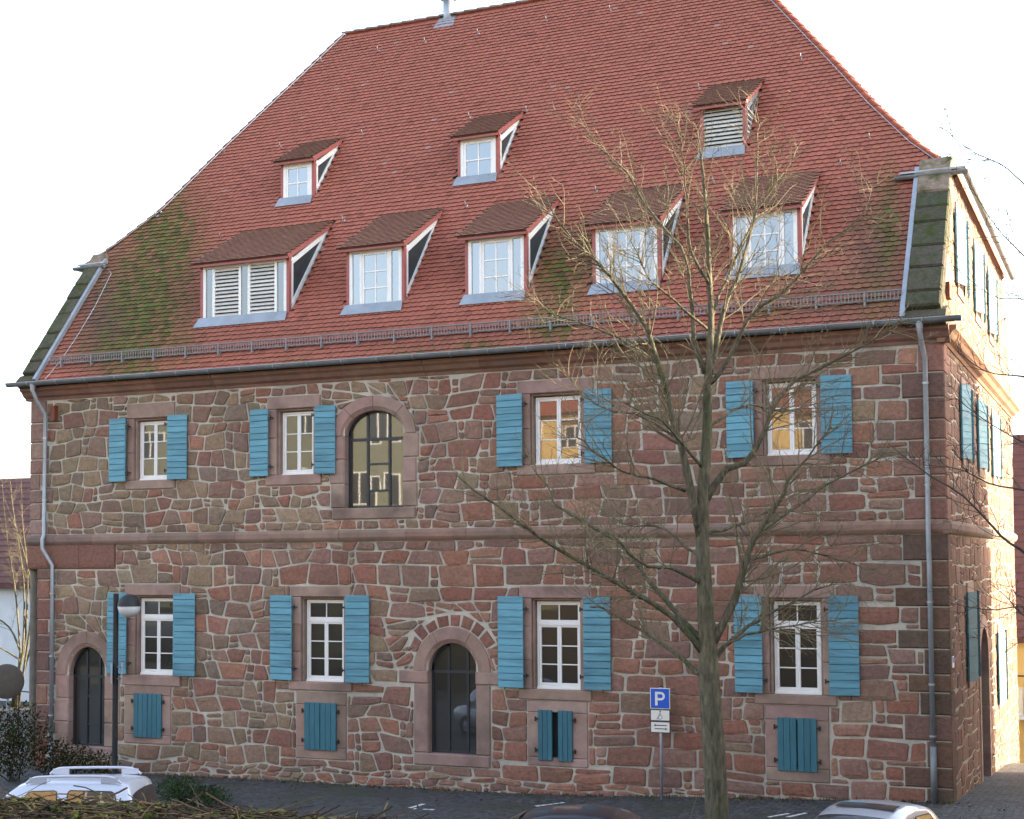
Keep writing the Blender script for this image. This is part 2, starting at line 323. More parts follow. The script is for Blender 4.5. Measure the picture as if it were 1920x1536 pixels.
def rubble(u0, u1, z0, z1, excl, hfun, wfun, seed, rough=1.):
    rnd = random.Random(seed); polys = []
    ph = [rnd.uniform(0, 6.28) for _ in range(12)]
    def warp(u, z):
        return (u+rough*(.03*math.sin(2.1*z+ph[0]+.6*u)+.02*math.sin(5.3*z+ph[1]-u)), z+rough*(.02*math.sin(1.1*u+ph[2]+.7*z)+.018*math.sin(2.9*u+ph[3]-2*z)+.012*math.sin(6.7*u+ph[4]+z)))
    def hull(P):
        P = sorted(set(P)); 
        def half(Q):
            o = []
            for p in Q:
                while len(o) > 1 and (o[-1][0]-o[-2][0])*(p[1]-o[-2][1])-(o[-1][1]-o[-2][1])*(p[0]-o[-2][0]) <= 1e-9: o.pop()
                o.append(p)
            return o[:-1]
        return half(P)+half(P[::-1])
    def bed(zz):
        k = [u0-1]; v = [0.]
        while k[-1] < u1+1: k.append(k[-1]+rnd.uniform(.22, .6)); v.append(rnd.uniform(-1, 1)*rough*(.072-.034*smooth(9, 17, k[-1])))
        return lambda u: zz+float(np.interp(u, k, v))
    z = z0-.1; lo = bed(z)
    while z < z1+.1:
        h = hfun(rnd, z); hi = bed(z+h); u = u0-rnd.uniform(0, .4); jl = rnd.uniform(-.05, .05)
        while u < u1+.1:
            w = wfun(rnd, u, z)*(.7+.5*h/.36); jr = rnd.uniform(-.09, .09)*rough*(1-.6*smooth(9, 17, u)); k = rnd.random()
            def cell(ua, ub, ta, tb, ja=0, jb=0):
                f = lambda uu, t: warp(uu, lo(uu)+(hi(uu)-lo(uu))*t)
                m = ua+(ub-ua)*rnd.uniform(.3, .7); return hull([f(ua-ja*(1-2*ta), ta), f(m, ta), f(ub-jb*(1-2*ta), ta), f(ub+jb*(2*tb-1), tb), f(m, tb), f(ua+ja*(2*tb-1), tb)])
            if k < .13*rough and h > .3:
                t = rnd.uniform(.35, .65); polys += [cell(u, u+w, 0, t, jl, 0), cell(u, u+w, t, 1, 0, jr)]
            elif k < .30*rough and w > .42:
                t = u+w*rnd.uniform(.62, .78); tz = rnd.uniform(.35, .6)
                if rnd.random() < .5: polys += [cell(u, t, 0, 1, jl, 0), cell(t, u+w, 0, tz, 0, 0), cell(t, u+w, tz, 1, 0, jr)]
                else: t = u+w-(t-u); polys += [cell(t, u+w, 0, 1, 0, jr), cell(u, t, 0, tz, jl, 0), cell(u, t, tz, 1)]
            else: polys.append(cell(u, u+w, 0, 1, jl, jr))
            u += w; jl = jr
        z += h; lo = hi
    out = []
    rect = [(u0, z0), (u1, z0), (u1, z1), (u0, z1)]
    for P in polys:
        if area(P) < 0: P = P[::-1]
        for i in range(4):
            P = clip(P, rect[i], rect[(i+1) % 4], True)
            if len(P) < 3: break
        if len(P) < 3: continue
        todo = [P]
        bb = (min(p[0] for p in P), max(p[0] for p in P), min(p[1] for p in P), max(p[1] for p in P))
        for ex, eb in excl:
            if eb[0] > bb[1] or eb[1] < bb[0] or eb[2] > bb[3] or eb[3] < bb[2]: continue
            nt = []
            for T in todo: nt += subtract(T, ex)
            todo = nt
        for T in todo:
            g = rnd.uniform(.011, .0225)
            T = simplify(inset(simplify(T), g))
            if len(T) < 3 or area(T) < .0035: continue
            xs = [p[0] for p in T]; zs = [p[1] for p in T]
            dm = max(math.hypot(p[0]-q_[0], p[1]-q_[1]) for p in T for q_ in T)
            if min(max(xs)-min(xs), max(zs)-min(zs)) < .05 or area(T)/dm**2 < .09 or area(T) < .004: continue
            # round the corners
            R = []; n = len(T)
            for i in range(n):
                a, p, b = T[i-1], T[i], T[(i+1) % n]; la = math.hypot(a[0]-p[0], a[1]-p[1]); lb = math.hypot(b[0]-p[0], b[1]-p[1])
                e = rnd.uniform(.008, .045); ta, tb_ = min(.4, e/la), min(.4, e/lb)
                R += [(p[0]+(a[0]-p[0])*ta, p[1]+(a[1]-p[1])*ta), (p[0]+(b[0]-p[0])*tb_, p[1]+(b[1]-p[1])*tb_)]
            R = [(p[0]+rnd.uniform(-.006, .006), p[1]+rnd.uniform(-.006, .006)) for p in simplify(R)]
            if len(R) >= 4: out.append(R)
    return out
def stone_mesh(mb, P, to3, col, d):
    n = len(P); cx = sum(p[0] for p in P)/n; cz = sum(p[1] for p in P)/n
    k1 = .93; r2 = [(cx+(p[0]-cx)*k1, cz+(p[1]-cz)*k1) for p in P]; k2 = .55; r3 = [(cx+(p[0]-cx)*k2, cz+(p[1]-cz)*k2) for p in P]
    tl = random.uniform(-.25, .25); ml = random.uniform(-.25, .25)
    vs = [to3(p[0], p[1], -.012) for p in P]+[to3(p[0], p[1], d*.8+random.uniform(-.003, .003)) for p in r2]
    vs += [to3(p[0], p[1], d*1.15+random.uniform(-.006, .006)+.02*(tl*(p[0]-cx)+ml*(p[1]-cz))) for p in r3]
    fs = [(i, (i+1) % n, (i+1) % n+n, i+n) for i in range(n)]+[(i+n, (i+1) % n+n, (i+1) % n+2*n, i+2*n) for i in range(n)]+[tuple(range(2*n, 3*n))]
    mb.add(vs, fs, col)
def rect_ex(a, b, c, d): return ([(a, c), (b, c), (b, d), (a, d)], (a, b, c, d))
def poly_ex(P): return (P, (min(p[0] for p in P), max(p[0] for p in P), min(p[1] for p in P), max(p[1] for p in P)))
excl = []      # dressed stone areas on the front wall
holes = []     # openings of the front wall
STR0, STR1 = 5.24, 5.50   # string course
CORN = 9.0
front_wall = MB()
# --- windows
WIN = [  # name, frame left px, mullion px, top, bottom ; left shutter (x0,x1,y0,y1), right shutter ; lintel x0,x1,ytop ; sill bottom
 ('U', 263, 291.3, 791.6, 901, (205.7, 235.8, 783.4, 903), (314, 351, 777.4, 899), (238, 327, 758.8), 917.5),
 ('U', 530.2, 560.3, 774.3, 891, (469, 503, 766, 893), (590, 629, 760, 889), (500.7, 600, 745.6), 909.6),
 ('U', 1004.6, 1047.6, 746, 872, (931, 978.8, 737.4, 874.3), (1094.8, 1146.4, 728.2, 867.7), (970, 1112, 716), 890.6),
 ('U', 1438.7, 1484.5, 720, 855, (1361, 1411.5, 712.4, 857.7), (1537.5, 1596, 703, 850.5), (1408, 1552, 690), 874),
 ('L', 264.8, 296.8, 1121.6, 1263.4, (201.8, 237.5, 1112, 1264.6), (325, 366, 1113, 1269), (234.5, 337.5, 1095.4), 1284.8),
 ('L', 575.6, 611.3, 1124.5, 1276, (506.8, 547.5, 1116, 1276.5), (646.9, 692.3, 1116, 1281), (543.9, 657.6, 1099), 1294),
 ('L', 1007.5, 1048.4, 1127.5, 1290, (933.5, 980.7, 1118, 1290.7), (1093, 1144, 1118, 1294), (974, 1105, 1099), 1311.5),
 ('L', 1452, 1495.6, 1127.5, 1299, (1376, 1428, 1117, 1301), (1552, 1609, 1116, 1304), (1415, 1563, 1098), 1320)]
FY = .15
def hinge(mb, x, z, s, y=-.10): mb.box(x-.05, x+.05, y-.02, y+.0, z-.02, z+.02); mb.tube([(x+s*.05, y+.0, z-.05), (x+s*.05, y+.0, z+.05)], .014, 6)
_boards = {}
def shutter(parent, hx, fx, z0, z1, yh, yf, material, nb):
    # leaf between hinge edge (hx,yh) and free edge (fx,yf); horizontal boards, each an object
    p = np.array([hx, yh, 0.]); q = np.array([fx, yf, 0.]); d = q-p; w = np.linalg.norm(d); d /= w; nrm = np.array([d[1], -d[0], 0.])
    if nrm[1] > 0: nrm = -nrm
    mb = MB(); mid = (p+q)/2
    for t in (.18, .82): mb.obox(p+d*w*t-nrm*.022+np.array([0, 0, (z0+z1)/2]), d, nrm, (0, 0, 1), .045, .012, (z1-z0)/2-.04)
    mb.obox(mid-nrm*.014+np.array([0, 0, (z0+z1)/2]), d, nrm, (0, 0, 1), w/2-.015, .004, (z1-z0)/2-.02)
    sh = mb.build('shutter', M['iron'] if False else material, parent)
    bh = (z1-z0)/nb; ang = math.atan2(d[1], d[0])
    key = (round(w, 2), round(bh, 2), material.name)
    if key not in _boards:
        b = MB(); b.add(*bev_board(w, bh-.010)); _boards[key] = b.mesh('board', material)
    for i in range(nb):
        o = obj('board', _boards[key], sh); o.location = mid+nrm*.008+np.array([0, 0, z0+bh*(i+.5)])
        o.rotation_euler = (0, 0, ang if nrm@np.array([math.sin(ang), -math.cos(ang), 0]) > 0 else ang+math.pi)
        o.rotation_euler[0] = random.uniform(-.012, .012); o.rotation_euler[1] = random.uniform(-.004, .004)
    for t in (.14, .86):
        hm = MB(); z = z0+(z1-z0)*t; hm.obox(p-d*.03+nrm*.012+np.array([0, 0, z]), d, nrm, (0, 0, 1), .05, .006, .02); hm.tube([p-d*.07+np.array([0, .0, z-.05]), p-d*.07+np.array([0, 0, z+.05])], .016, 6)
        hm.tube([p-d*.07+np.array([0, 0, z]), p-d*.07+np.array([0, .12, z])], .012, 5); hm.build('hinge', M['iron'], sh)
    hm = MB(); hm.tube([p+d*w*.72+nrm*.01+np.array([0, 0, z0+.02]), p+d*w*.72+nrm*.03+np.array([0, 0, z0-.06])], .012, 5); hm.build('catch', M['iron'], sh)
    return sh
def bev_board(w, h):
    x, z = w/2, h/2; c = .006
    vs = [(-x+c, -.014, -z+c), (x-c, -.014, -z+c), (x-c, -.014, z-c), (-x+c, -.014, z-c), (-x, -.006, -z), (x, -.006, -z), (x, -.006, z), (-x, -.006, z), (-x, .008, -z), (x, .008, -z), (x, .008, z), (-x, .008, z)]
    return vs, [(0, 1, 2, 3), (4, 5, 1, 0), (5, 6, 2, 1), (6, 7, 3, 2), (7, 4, 0, 3), (8, 9, 5, 4), (9, 10, 6, 5), (10, 11, 7, 6), (11, 8, 4, 7), (11, 10, 9, 8)]
def pane_obj(parent, x0, x1, z0, z1, y, material):
    mb = MB(); t = random.uniform(-.003, .003); u = random.uniform(-.003, .003)
    mb.add([(x0, y+t, z0), (x1, y-t, z0), (x1, y-t+u, z1), (x0, y+t+u, z1), (x0, y+.012, z0), (x1, y+.012, z0), (x1, y+.012, z1), (x0, y+.012, z1)],
           [(0, 1, 2, 3), (7, 6, 5, 4), (4, 5, 1, 0), (5, 6, 2, 1), (6, 7, 3, 2), (7, 4, 0, 3)]); return mb.build('pane', material, parent)
def casement(parent, x0, x1, z0, z1, y, cols, rows, gm, st=.05, gb=.026, name='casement'):
    mb = MB()
    mb.box(x0, x0+st, y, y+.05, z0, z1, ch=.008); mb.box(x1-st, x1, y, y+.05, z0, z1, ch=.008)
    mb.box(x0+st, x1-st, y+.002, y+.05, z0, z0+st*1.2, ch=.008); mb.box(x0+st, x1-st, y+.002, y+.05, z1-st, z1, ch=.008)
    gx0, gx1, g0, g1 = x0+st, x1-st, z0+st*1.2, z1-st
    for i in range(1, cols): c = gx0+(gx1-gx0)*i/cols; mb.box(c-gb/2, c+gb/2, y+.006, y+.03, g0, g1, ch=.004)
    for j in range(1, rows): c = g0+(g1-g0)*j/rows; mb.box(gx0, gx1, y+.004, y+.03, c-gb/2, c+gb/2, ch=.004)
    o = mb.build(name, M['white'], parent)
    for i in range(cols):
        for j in range(rows):
            a, b = gx0+(gx1-gx0)*i/cols, gx0+(gx1-gx0)*(i+1)/cols; c, d = g0+(g1-g0)*j/rows, g0+(g1-g0)*(j+1)/rows
            pane_obj(parent, a+.004, b-.004, c+.004, d-.004, y+.022, gm)
def dress(parent, name, x0, x1, y0, y1, z0, z1, ch=.015):
    mb = MB(); mb.box(x0, x1, y0, y1, z0, z1, jit(random.choice(DRESS), .1), ch); return mb.build(name, M['dressed'], parent)
def jambs(win, xa, xb, z0, z1, side, nblk):
    # jamb blocks + inner rebate strip
    z = z0; cuts = [z0]+sorted(z0+(z1-z0)*(i+random.uniform(-.15, .15))/nblk for i in range(1, nblk))+[z1]
    for a, b in zip(cuts, cuts[1:]): dress(win, 'jamb', xa, xb, -.035, .26, a+.004, b-.004)
for (kd, fl, mu, yt, yb, ls, rs, lin, sb) in WIN:
    a = onY(fl, yt, FY); b = onY(fl, yb, FY); m_ = onY(mu, (yt+yb)/2, FY); X0 = (a[0]+b[0])/2; X1 = 2*m_[0]-X0; Z1, Z0 = a[2], b[2]
    lx0 = onY(lin[0], lin[2], -.03)[0]; lz = onY(lin[0], lin[2], -.03)[2]; lx1 = onY(lin[1], lin[2], -.03)[0]; lx1 = max(lx1, X1+.24); lx0 = min(lx0, X0-.24)
    sz = onY(fl, sb, -.03)[2]
    win = MB(); fr = .045
    win.box(X0, X0+fr, FY, FY+.09, Z0, Z1); win.box(X1-fr, X1, FY, FY+.09, Z0, Z1); win.box(X0+fr, X1-fr, FY+.002, FY+.09, Z0, Z0+.06); win.box(X0+fr, X1-fr, FY+.002, FY+.09, Z1-fr, Z1)
    win.box(X0-.0, X1, FY-.035, FY-.002, Z0-.012, Z0+.03)
    zt = None
    if kd == 'L': zt = Z1-(Z1-Z0)*.255; win.box(X0+fr, X1-fr, FY-.005, FY+.09, zt-.035, zt+.035)
    wo_ = win.build('window', M['white'], house)
    gx0, gx1 = X0+fr, X1-fr; mid = (gx0+gx1)/2; top = (zt-.035) if zt else Z1-fr
    casement(wo_, gx0, mid, Z0+.06, top, FY+.01, 1, 3, M['glass']); casement(wo_, mid, gx1, Z0+.06, top, FY+.012, 1, 3, M['glass'])
    if zt: casement(wo_, gx0, gx1, zt+.035, Z1-fr, FY+.012, 2, 1, M['glass'], st=.035, name='fanlight')
    # stone surround : opening a little larger than the frame, moulded rebate
    ox0, ox1 = X0-.015, X1+.015; oz1 = Z1+.02
    dress(wo_, 'lintel', lx0, lx1, -.04, .28, oz1+.055, lz); dress(wo_, 'sill', lx0-.03, lx1+.03, -.06, .27, sz, Z0-.012)
    jambs(wo_, lx0+.02, ox0-.055, Z0-.008, oz1+.05, -1, 2 if kd == 'U' else 3); jambs(wo_, ox1+.055, lx1-.02, Z0-.008, oz1+.05, 1, 2 if kd == 'U' else 3)
    rb = MB(); cc = jit(DRESS[3], .08)
    rb.box(ox0-.053, ox0, .03, .27, Z0-.01, oz1, cc, .02); rb.box(ox1, ox1+.053, .03, .27, Z0-.01, oz1, cc, .02); rb.box(ox0-.053, ox1+.053, .03, .275, oz1, oz1+.052, cc, .02)
    rb.build('rebate', M['dressed'], wo_)
    excl.append(rect_ex(lx0-.012, lx1+.012, sz-.015, lz+.012)); holes.append((ox0-.05, ox1+.05, Z0-.02, oz1+.05))
    mm = M['blue']; nb = 11 if kd == 'U' else 13
    yh, yf = -.15, -.065
    hx = onY(ls[1], ls[2], yh); fx = onY(ls[0], ls[2], yf); z1 = hx[2]; z0 = onY(ls[1], ls[3], yh)[2]
    shutter(house, hx[0], fx[0], z0, z1, yh, yf, mm, nb)
    hx2 = onY(rs[0], rs[2], yh); fx2 = onY(rs[1], rs[2], yf); z0b = onY(rs[0], rs[3], yh)[2]
    shutter(house, hx2[0], fx2[0], (z0+z0b)/2, (z1+hx2[2])/2, yh, yf, mm, nb)
# --- cellar shutters
CEL = [((250.8, 302.2, 1299.6, 1384.8), (233, 319, 1286, 1397), 0.), ((570.6, 630, 1316.6, 1408.6), (555, 649, 1296.7, 1425.8), .015), ((1008.3, 1073.6, 1331, 1428.8), (989, 1102, 1313, 1440.6), .14), ((1457, 1532.7, 1345, 1449), (1435, 1556, 1322, 1469), .025)]
for (sx0, sx1, sy0, sy1), (ux0, ux1, uy0, uy1), gap in CEL:
    p = onY(sx0, sy0, -.07); q = onY(sx1, sy1, -.07); a = onY(ux0, uy0, -.03); b = onY(ux1, uy1, -.03); X0, X1, Z1, Z0 = p[0], q[0], p[2], q[2]
    A0, A1, B1, B0 = a[0], b[0], a[2], b[2]
    bk = MB(); bk.box(X0+.06, X1-.06, .16, .2, Z0+.06, Z1-.06); hat = bk.build('cellar_window', M['cheek'], house)
    dress(hat, 'lintel', A0, A1, -.03, .25, Z1-.05, B1); dress(hat, 'sill', A0, A1, -.035, .25, B0, Z0+.06)
    dress(hat, 'jamb', A0, X0+.055, -.03, .25, Z0+.065, Z1-.055); dress(hat, 'jamb', X1-.055, A1, -.03, .25, Z0+.065, Z1-.055)
    excl.append(rect_ex(A0-.012, A1+.012, B0-.012, B1+.012)); holes.append((X0+.055, X1-.055, Z0+.06, Z1-.05))
    mid = (X0+X1)/2
    for s, (xa, xb) in ((0, (X0, mid-max(gap, .008)/2)), (1, (mid+max(gap, .008)/2, X1))):
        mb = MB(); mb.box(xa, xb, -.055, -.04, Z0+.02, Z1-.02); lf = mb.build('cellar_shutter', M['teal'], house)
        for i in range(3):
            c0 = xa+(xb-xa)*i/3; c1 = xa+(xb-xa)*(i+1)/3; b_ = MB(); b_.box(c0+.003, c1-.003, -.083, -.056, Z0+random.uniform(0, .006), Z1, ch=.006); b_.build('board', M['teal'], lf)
        ex = xa if s == 0 else xb; sg = -1 if s == 0 else 1
        for t in (.2, .82): hm = MB(); z = Z0+(Z1-Z0)*t; hm.box(min(ex, ex+sg*.07), max(ex, ex+sg*.07), -.09, -.06, z-.018, z+.018); hm.tube([(ex+sg*.06, -.07, z-.05), (ex+sg*.06, -.07, z+.05)], .018, 6); hm.tube([(ex+sg*.06, -.07, z), (ex+sg*.06, .0, z)], .012, 5); hm.build('hinge', M['iron'], lf)
# --- arched openings
def arch_pts(xc, hw, zs, rise, n=16, e=0.):
    return [(xc-(hw+e)*math.cos(math.pi*i/n), zs+(rise+e)*math.sin(math.pi*i/n)) for i in range(n+1)]
def arched(name, xl, xr, ysp, ytop, ybot, ow, bars, transom, mids, nvous, impost=False, gm='glass2', px=None, outer_irreg=False):
    Yd = .2
    a = onY(xl, ysp, Yd-.05); b = onY(xr, ysp, Yd-.16)
    X0, X1 = a[0], b[0]; zs = (a[2]+b[2])/2; zt = onY((xl+xr)/2, ytop, .0)[2]; z0 = onY((xl+xr)/2, ybot, .05)[2]
    xc, hw = (X0+X1)/2, (X1-X0)/2; rise = zt-zs
    fr = MB()
    # metal frame: posts, transom and arch band
    for x in [X0+.025]+[X0+(X1-X0)*t for t in bars]+[X1-.025]:
        zz = zs+rise*math.sqrt(max(0, 1-((x-xc)/hw)**2)); fr.box(x-.028, x+.028, Yd-.03, Yd+.05, z0, zz)
    fr.box(X0, X1, Yd-.028, Yd+.05, transom(z0, zs)-.035, transom(z0, zs)+.035); fr.box(X0, X1, Yd-.026, Yd+.05, z0, z0+.05)
    for (t0, t1, zq) in mids: fr.box(X0+(X1-X0)*t0, X0+(X1-X0)*t1, Yd-.024, Yd+.045, z0+(zs-z0)*zq-.025, z0+(zs-z0)*zq+.025)
    ao, ai = arch_pts(xc, hw, zs, rise, 16, .0), arch_pts(xc, hw, zs, rise, 16, -.05)
    for i in range(16):
        fr.prism([(ao[i][0], Yd-.03, ao[i][1]), (ao[i+1][0], Yd-.03, ao[i+1][1]), (ai[i+1][0], Yd-.03, ai[i+1][1]), (ai[i][0], Yd-.03, ai[i][1])], (0, .08, 0))
    w = fr.build(name, M['bars'], house)
    xs = [X0+.02]+[X0+(X1-X0)*t for t in bars]+[X1-.02]; zt_ = transom(z0, zs)
    for x0, x1 in zip(xs, xs[1:]):
        segs = [z0+.03]+[z0+(zs-z0)*zq for (t0, t1, zq) in mids if abs(X0+(X1-X0)*t0-x0) < .08]+[zt_]
        for c, d in zip(segs, segs[1:]): pane_obj(w, x0, x1, c, d, Yd, M[gm])
        n = 6; top = [(x0+(x1-x0)*i/n, zs+rise*math.sqrt(max(0, 1-((x0+(x1-x0)*i/n-xc)/hw)**2))) for i in range(n+1)]
        mb = MB(); mb.prism([(x0, Yd, zt_), (x1, Yd, zt_)]+[(x, Yd, z) for x, z in top[::-1]], (0, .012, 0)); mb.build('pane', M[gm], w)
    # stone: voussoirs, jambs, sill
    n = 24; inn = arch_pts(xc, hw, zs, rise, n, 0); out = arch_pts(xc, hw+ow, zs, rise+ow, n, 0)
    step = n//nvous
    for v in range(nvous):
        i0, i1 = v*step, (v+1)*step if v < nvous-1 else n
        mb = MB(); c = jit(random.choice(DRESS), .1); dd = random.uniform(-.035, -.03)
        for i in range(i0, i1):
            sh = lambda P, Q, t: (P[0]+(Q[0]-P[0])*t, P[1]+(Q[1]-P[1])*t)
            g0 = .05 if i == i0 else 0; g1 = 1-.05 if i == i1-1 else 1
            p0, p1, q0, q1 = sh(inn[i], inn[i+1], g0), sh(inn[i], inn[i+1], g1), sh(out[i], out[i+1], g0), sh(out[i], out[i+1], g1)
            k0, k1 = sh(p0, q0, .28), sh(p1, q1, .28)
            mb.prism([(k0[0], dd, k0[1]), (k1[0], dd, k1[1]), (q1[0], dd, q1[1]), (q0[0], dd, q0[1])], (0, .3, 0), c)
            mb.prism([(p0[0], dd+.07, p0[1]), (p1[0], dd+.07, p1[1]), (k1[0], dd+.0, k1[1]), (k0[0], dd+.0, k0[1])], (0, .24, 0), c)
        mb.build('voussoir', M['dressed'], w)
    if impost:
        oe = arch_pts(xc, hw+ow+.34, zs+.05, rise+ow+.30, 8); excl.append(poly_ex([(p[0], p[1]) for p in oe[1:-1][::-1]]))
        ang = math.radians(24)
        while ang < math.radians(158):
            da = math.radians(random.uniform(13, 19)); a0, a1 = ang+.018, ang+da-.018; ro_ = random.uniform(.24, .34); P = []
            for rr_, aa in ((.03, a0), (.03, a1), (ro_, a1-.01), (ro_+random.uniform(-.03, .03), a0+.01)): P.append((xc-(hw+ow+rr_)*math.cos(aa), zs+(rise+ow+rr_)*math.sin(aa)))
            P = P[::-1] if area(P) < 0 else P; mb = MB(); stone_mesh(mb, P, lambda u, z, d: (u, -d, z), jit((.22, .11, .085), .2), .02); mb.build('arch_stone', M['stone'], w); ang += da
    zi = zs
    if impost:
        for (xa, xb) in ((onY(747.8, 1270, -.05)[0], X0+.0), (X1, onY(935.7, 1270, -.05)[0])): dress(w, 'impost', xa, xb, -.05, .27, zs-.28, zs-.004, .02)
        zi = zs-.284; excl.append(rect_ex(onY(747.8, 1270)[0]-.01, onY(935.7, 1270)[0]+.01, zs-.3, zs+.01))
    nb = 3 if not impost else 1; cuts = [z0+(zi-z0)*i/nb for i in range(nb+1)]
    for sd in (-1, 1):
        for c, d in zip(cuts, cuts[1:]):
            e = ow if impost else ow*random.uniform(.75, 1.25)
            if sd < 0: dress(w, 'jamb', X0-e, X0-.0, -.032, .27, c+.005, d-.005, .03)
            else: dress(w, 'jamb', X1+.0, X1+e, -.032, .27, c+.005, d-.005, .03)
            if not impost: excl.append(rect_ex(*( (X0-e-.012, X0) if sd < 0 else (X1, X1+e+.012)), c, d))
    dress(w, 'sill', X0-ow*.95, X1+ow*.95, -.055, .3, z0-.26, z0-.002, .02)
    excl.append(rect_ex(X0-ow-.012, X1+ow+.012, z0-.27, zs) if impost else rect_ex(X0-.012, X1+.012, z0-.27, zs)); excl.append(rect_ex(X0-ow*.95-.01, X1+ow*.95+.01, z0-.27, z0))
    o = arch_pts(xc, hw+ow+.012, zs-.02, rise+ow+.03, 8); excl.append(poly_ex([(p[0], p[1]) for p in o[::-1]]))
    holes.append((X0-.02, X1+.02, z0-.05, zs))
    k = 10
    for i in range(k):
        x0, x1 = X0+(X1-X0)*i/k, X0+(X1-X0)*(i+1)/k; xm = x1 if abs(x0-xc) > abs(x1-xc) else x0
        holes.append((x0, x1, zs, zs+.05+rise*math.sqrt(max(0, 1-((xm-xc)/(hw))**2))))
    return w
arched('arched_window', 652.7, 757, 815, 769, 952, .34, (.335, .71), lambda a, b: b-.1, ((.335, .71, .60), (.335, .71, .235)), 4)
arched('arched_window', 808.7, 894, 1258, 1206, 1414, .36, (.36, .76), lambda a, b: b-.03, (), 3, impost=True)
arched('arched_window', 137, 198.3, 1266, 1213.6, 1399, .40, (.38, .74), lambda a, b: b-.03, ((.38, .74, .3), (.38, .74, .7)), 2)
# --- front wall sheet with openings
def wall_sheet(u0, u1, z0, z1, hl, to3, name, parent):
    us = sorted(set([u0, u1]+[v for h in hl for v in h[:2] if u0 < v < u1])); zs = sorted(set([z0, z1]+[v for h in hl for v in h[2:] if z0 < v < z1]))
    mb = MB(); idx = {}
    def vid(i, j):
        if (i, j) not in idx: idx[(i, j)] = len(mb.v); mb.v.append(to3(us[i], zs[j], 0))
        return idx[(i, j)]
    for i in range(len(us)-1):
        for j in range(len(zs)-1):
            cu, cz = (us[i]+us[i+1])/2, (zs[j]+zs[j+1])/2
            if any(h[0] < cu < h[1] and h[2] < cz < h[3] for h in hl): continue
            mb.f.append((vid(i, j), vid(i+1, j), vid(i+1, j+1), vid(i, j+1))); mb.c.append(None)
    return mb.build(name, M['mortar'], parent)
toF = lambda u, z, d: (u, -d, z)
toR = lambda u, z, d: (W+d, u, z)
XL = .27         # the lower storey starts a little further in than the upper one
fw_up = wall_sheet(0.0, W, STR0, 9.3, holes, toF, 'upper_front_wall', house)
fw_lo = wall_sheet(XL, W, -.9, STR0, holes, toF, 'lower_front_wall', house)
# --- quoins
def quoins(parent, z0, z1, xcor, sgn, lo, hi, cols):
    z = z0; i = 0
    while z < z1-.1:
        h = min(random.uniform(.34, .52), z1-z)
        if z1-z-h < .2: h = z1-z
        w = random.uniform(lo, hi) if i % 2 else random.uniform(hi, hi*1.5); d2 = random.uniform(.5, .8) if i % 2 else random.uniform(.3, .45)
        mb = MB(); c = jit(random.choice(cols), .12)
        if sgn > 0 and z < 5 and random.random() < .6: c = tuple(u_*.6+v_*.4 for u_, v_ in zip(c, (.05, .055, .03)))
        xa, xb = (xcor-w, xcor+.028) if sgn > 0 else (xcor-.028, xcor+w)
        mb.box(xa, xb, -.03-random.uniform(0, .006), d2, z+.012, z+h-.012, c, .025)
        mb.build('quoin', M['stone'], parent)
        excl.append(rect_ex(min(xa, xb)-.012, max(xa, xb)+.012, z, z+h))
        if sgn > 0: excl_r.append(rect_ex(-.1, d2+.012, z, z+h))
        z += h; i += 1
excl_r = []
QC = [(.22, .11, .085), (.19, .10, .08), (.25, .13, .10), (.17, .10, .085)]
QL = [(.26, .175, .14), (.22, .14, .11), (.28, .19, .155), (.24, .15, .12)]
quoins(fw_up, STR1+.01, CORN, W, 1, .45, .75, QC); quoins(fw_lo, -.6, STR0-.01, W, 1, .45, .75, QC)
quoins(fw_up, STR1+.01, CORN, 0, -1, .3, .5, QL); quoins(fw_lo, -.9, 4.62, XL, -1, .28, .45, QC)
# --- corbel under the overhanging left corner
for (a, b) in ((-.05, .62), (.63, 1.62), (1.63, 2.75)):
    mb = MB(); c = jit((.21, .105, .08), .08); n = 6; pr = [(0.05, 4.62+.0)]+[(-.02-.0*i, 4.62) for i in range(1)]
    prof = [(.06, 4.62)]+[(-.005-.055*math.sin(math.pi/2*i/n), 4.62+.18*(1-math.cos(math.pi/2*i/n))) for i in range(n+1)]+[(-.06, STR0-.01), (.06, STR0-.01)]
    mb.prism([(a, y, z) for y, z in prof], (b-a, 0, 0), c); mb.build('corbel', M['stone'], fw_lo)
excl.append(rect_ex(0, 2.77, 4.60, STR0))
# --- string course and cornice, in blocks
def run(parent, name, prof, x0, x1, lens, cols, axis='x', xoff=0.):
    x = x0
    while x < x1-.01:
        L = min(random.uniform(*lens), x1-x)
        if x1-x-L < .5: L = x1-x
        mb = MB(); c = jit(random.choice(cols), .12); dy = random.uniform(-.004, .004)
        if axis == 'x': mb.prism([(x+.004, y+dy, z) for y, z in prof], (L-.008, 0, 0), c)
        else: mb.prism([(xoff-y+dy, x+.004, z) for y, z in prof][::-1], (0, L-.008, 0), c)
        mb.build(name, M['dressed'], parent); x += L
SC = [(.24, .16, .13), (.21, .15, .125), (.27, .185, .15), (.25, .155, .12), (.19, .145, .125)]
sprof = [(.05, STR0), (-.05, STR0), (-.09, STR0+.05), (-.11, STR0+.09), (-.11, STR1-.07), (-.03, STR1), (.05, STR1)]
run(fw_up, 'string_course_block', sprof, -.08, W+.09, (.9, 1.9), SC)
CC = [(.225, .13, .10), (.20, .115, .088), (.24, .14, .11)]
cprof = [(.1, CORN), (-.03, CORN), (-.06, CORN+.06), (-.14, CORN+.11), (-.2, CORN+.2), (-.27, CORN+.25), (-.28, CORN+.33), (.1, CORN+.33)]
run(fw_up, 'cornice_block', cprof, -.18, W+.15, (1.3, 2.4), CC)
for z in (STR0, CORN): pass
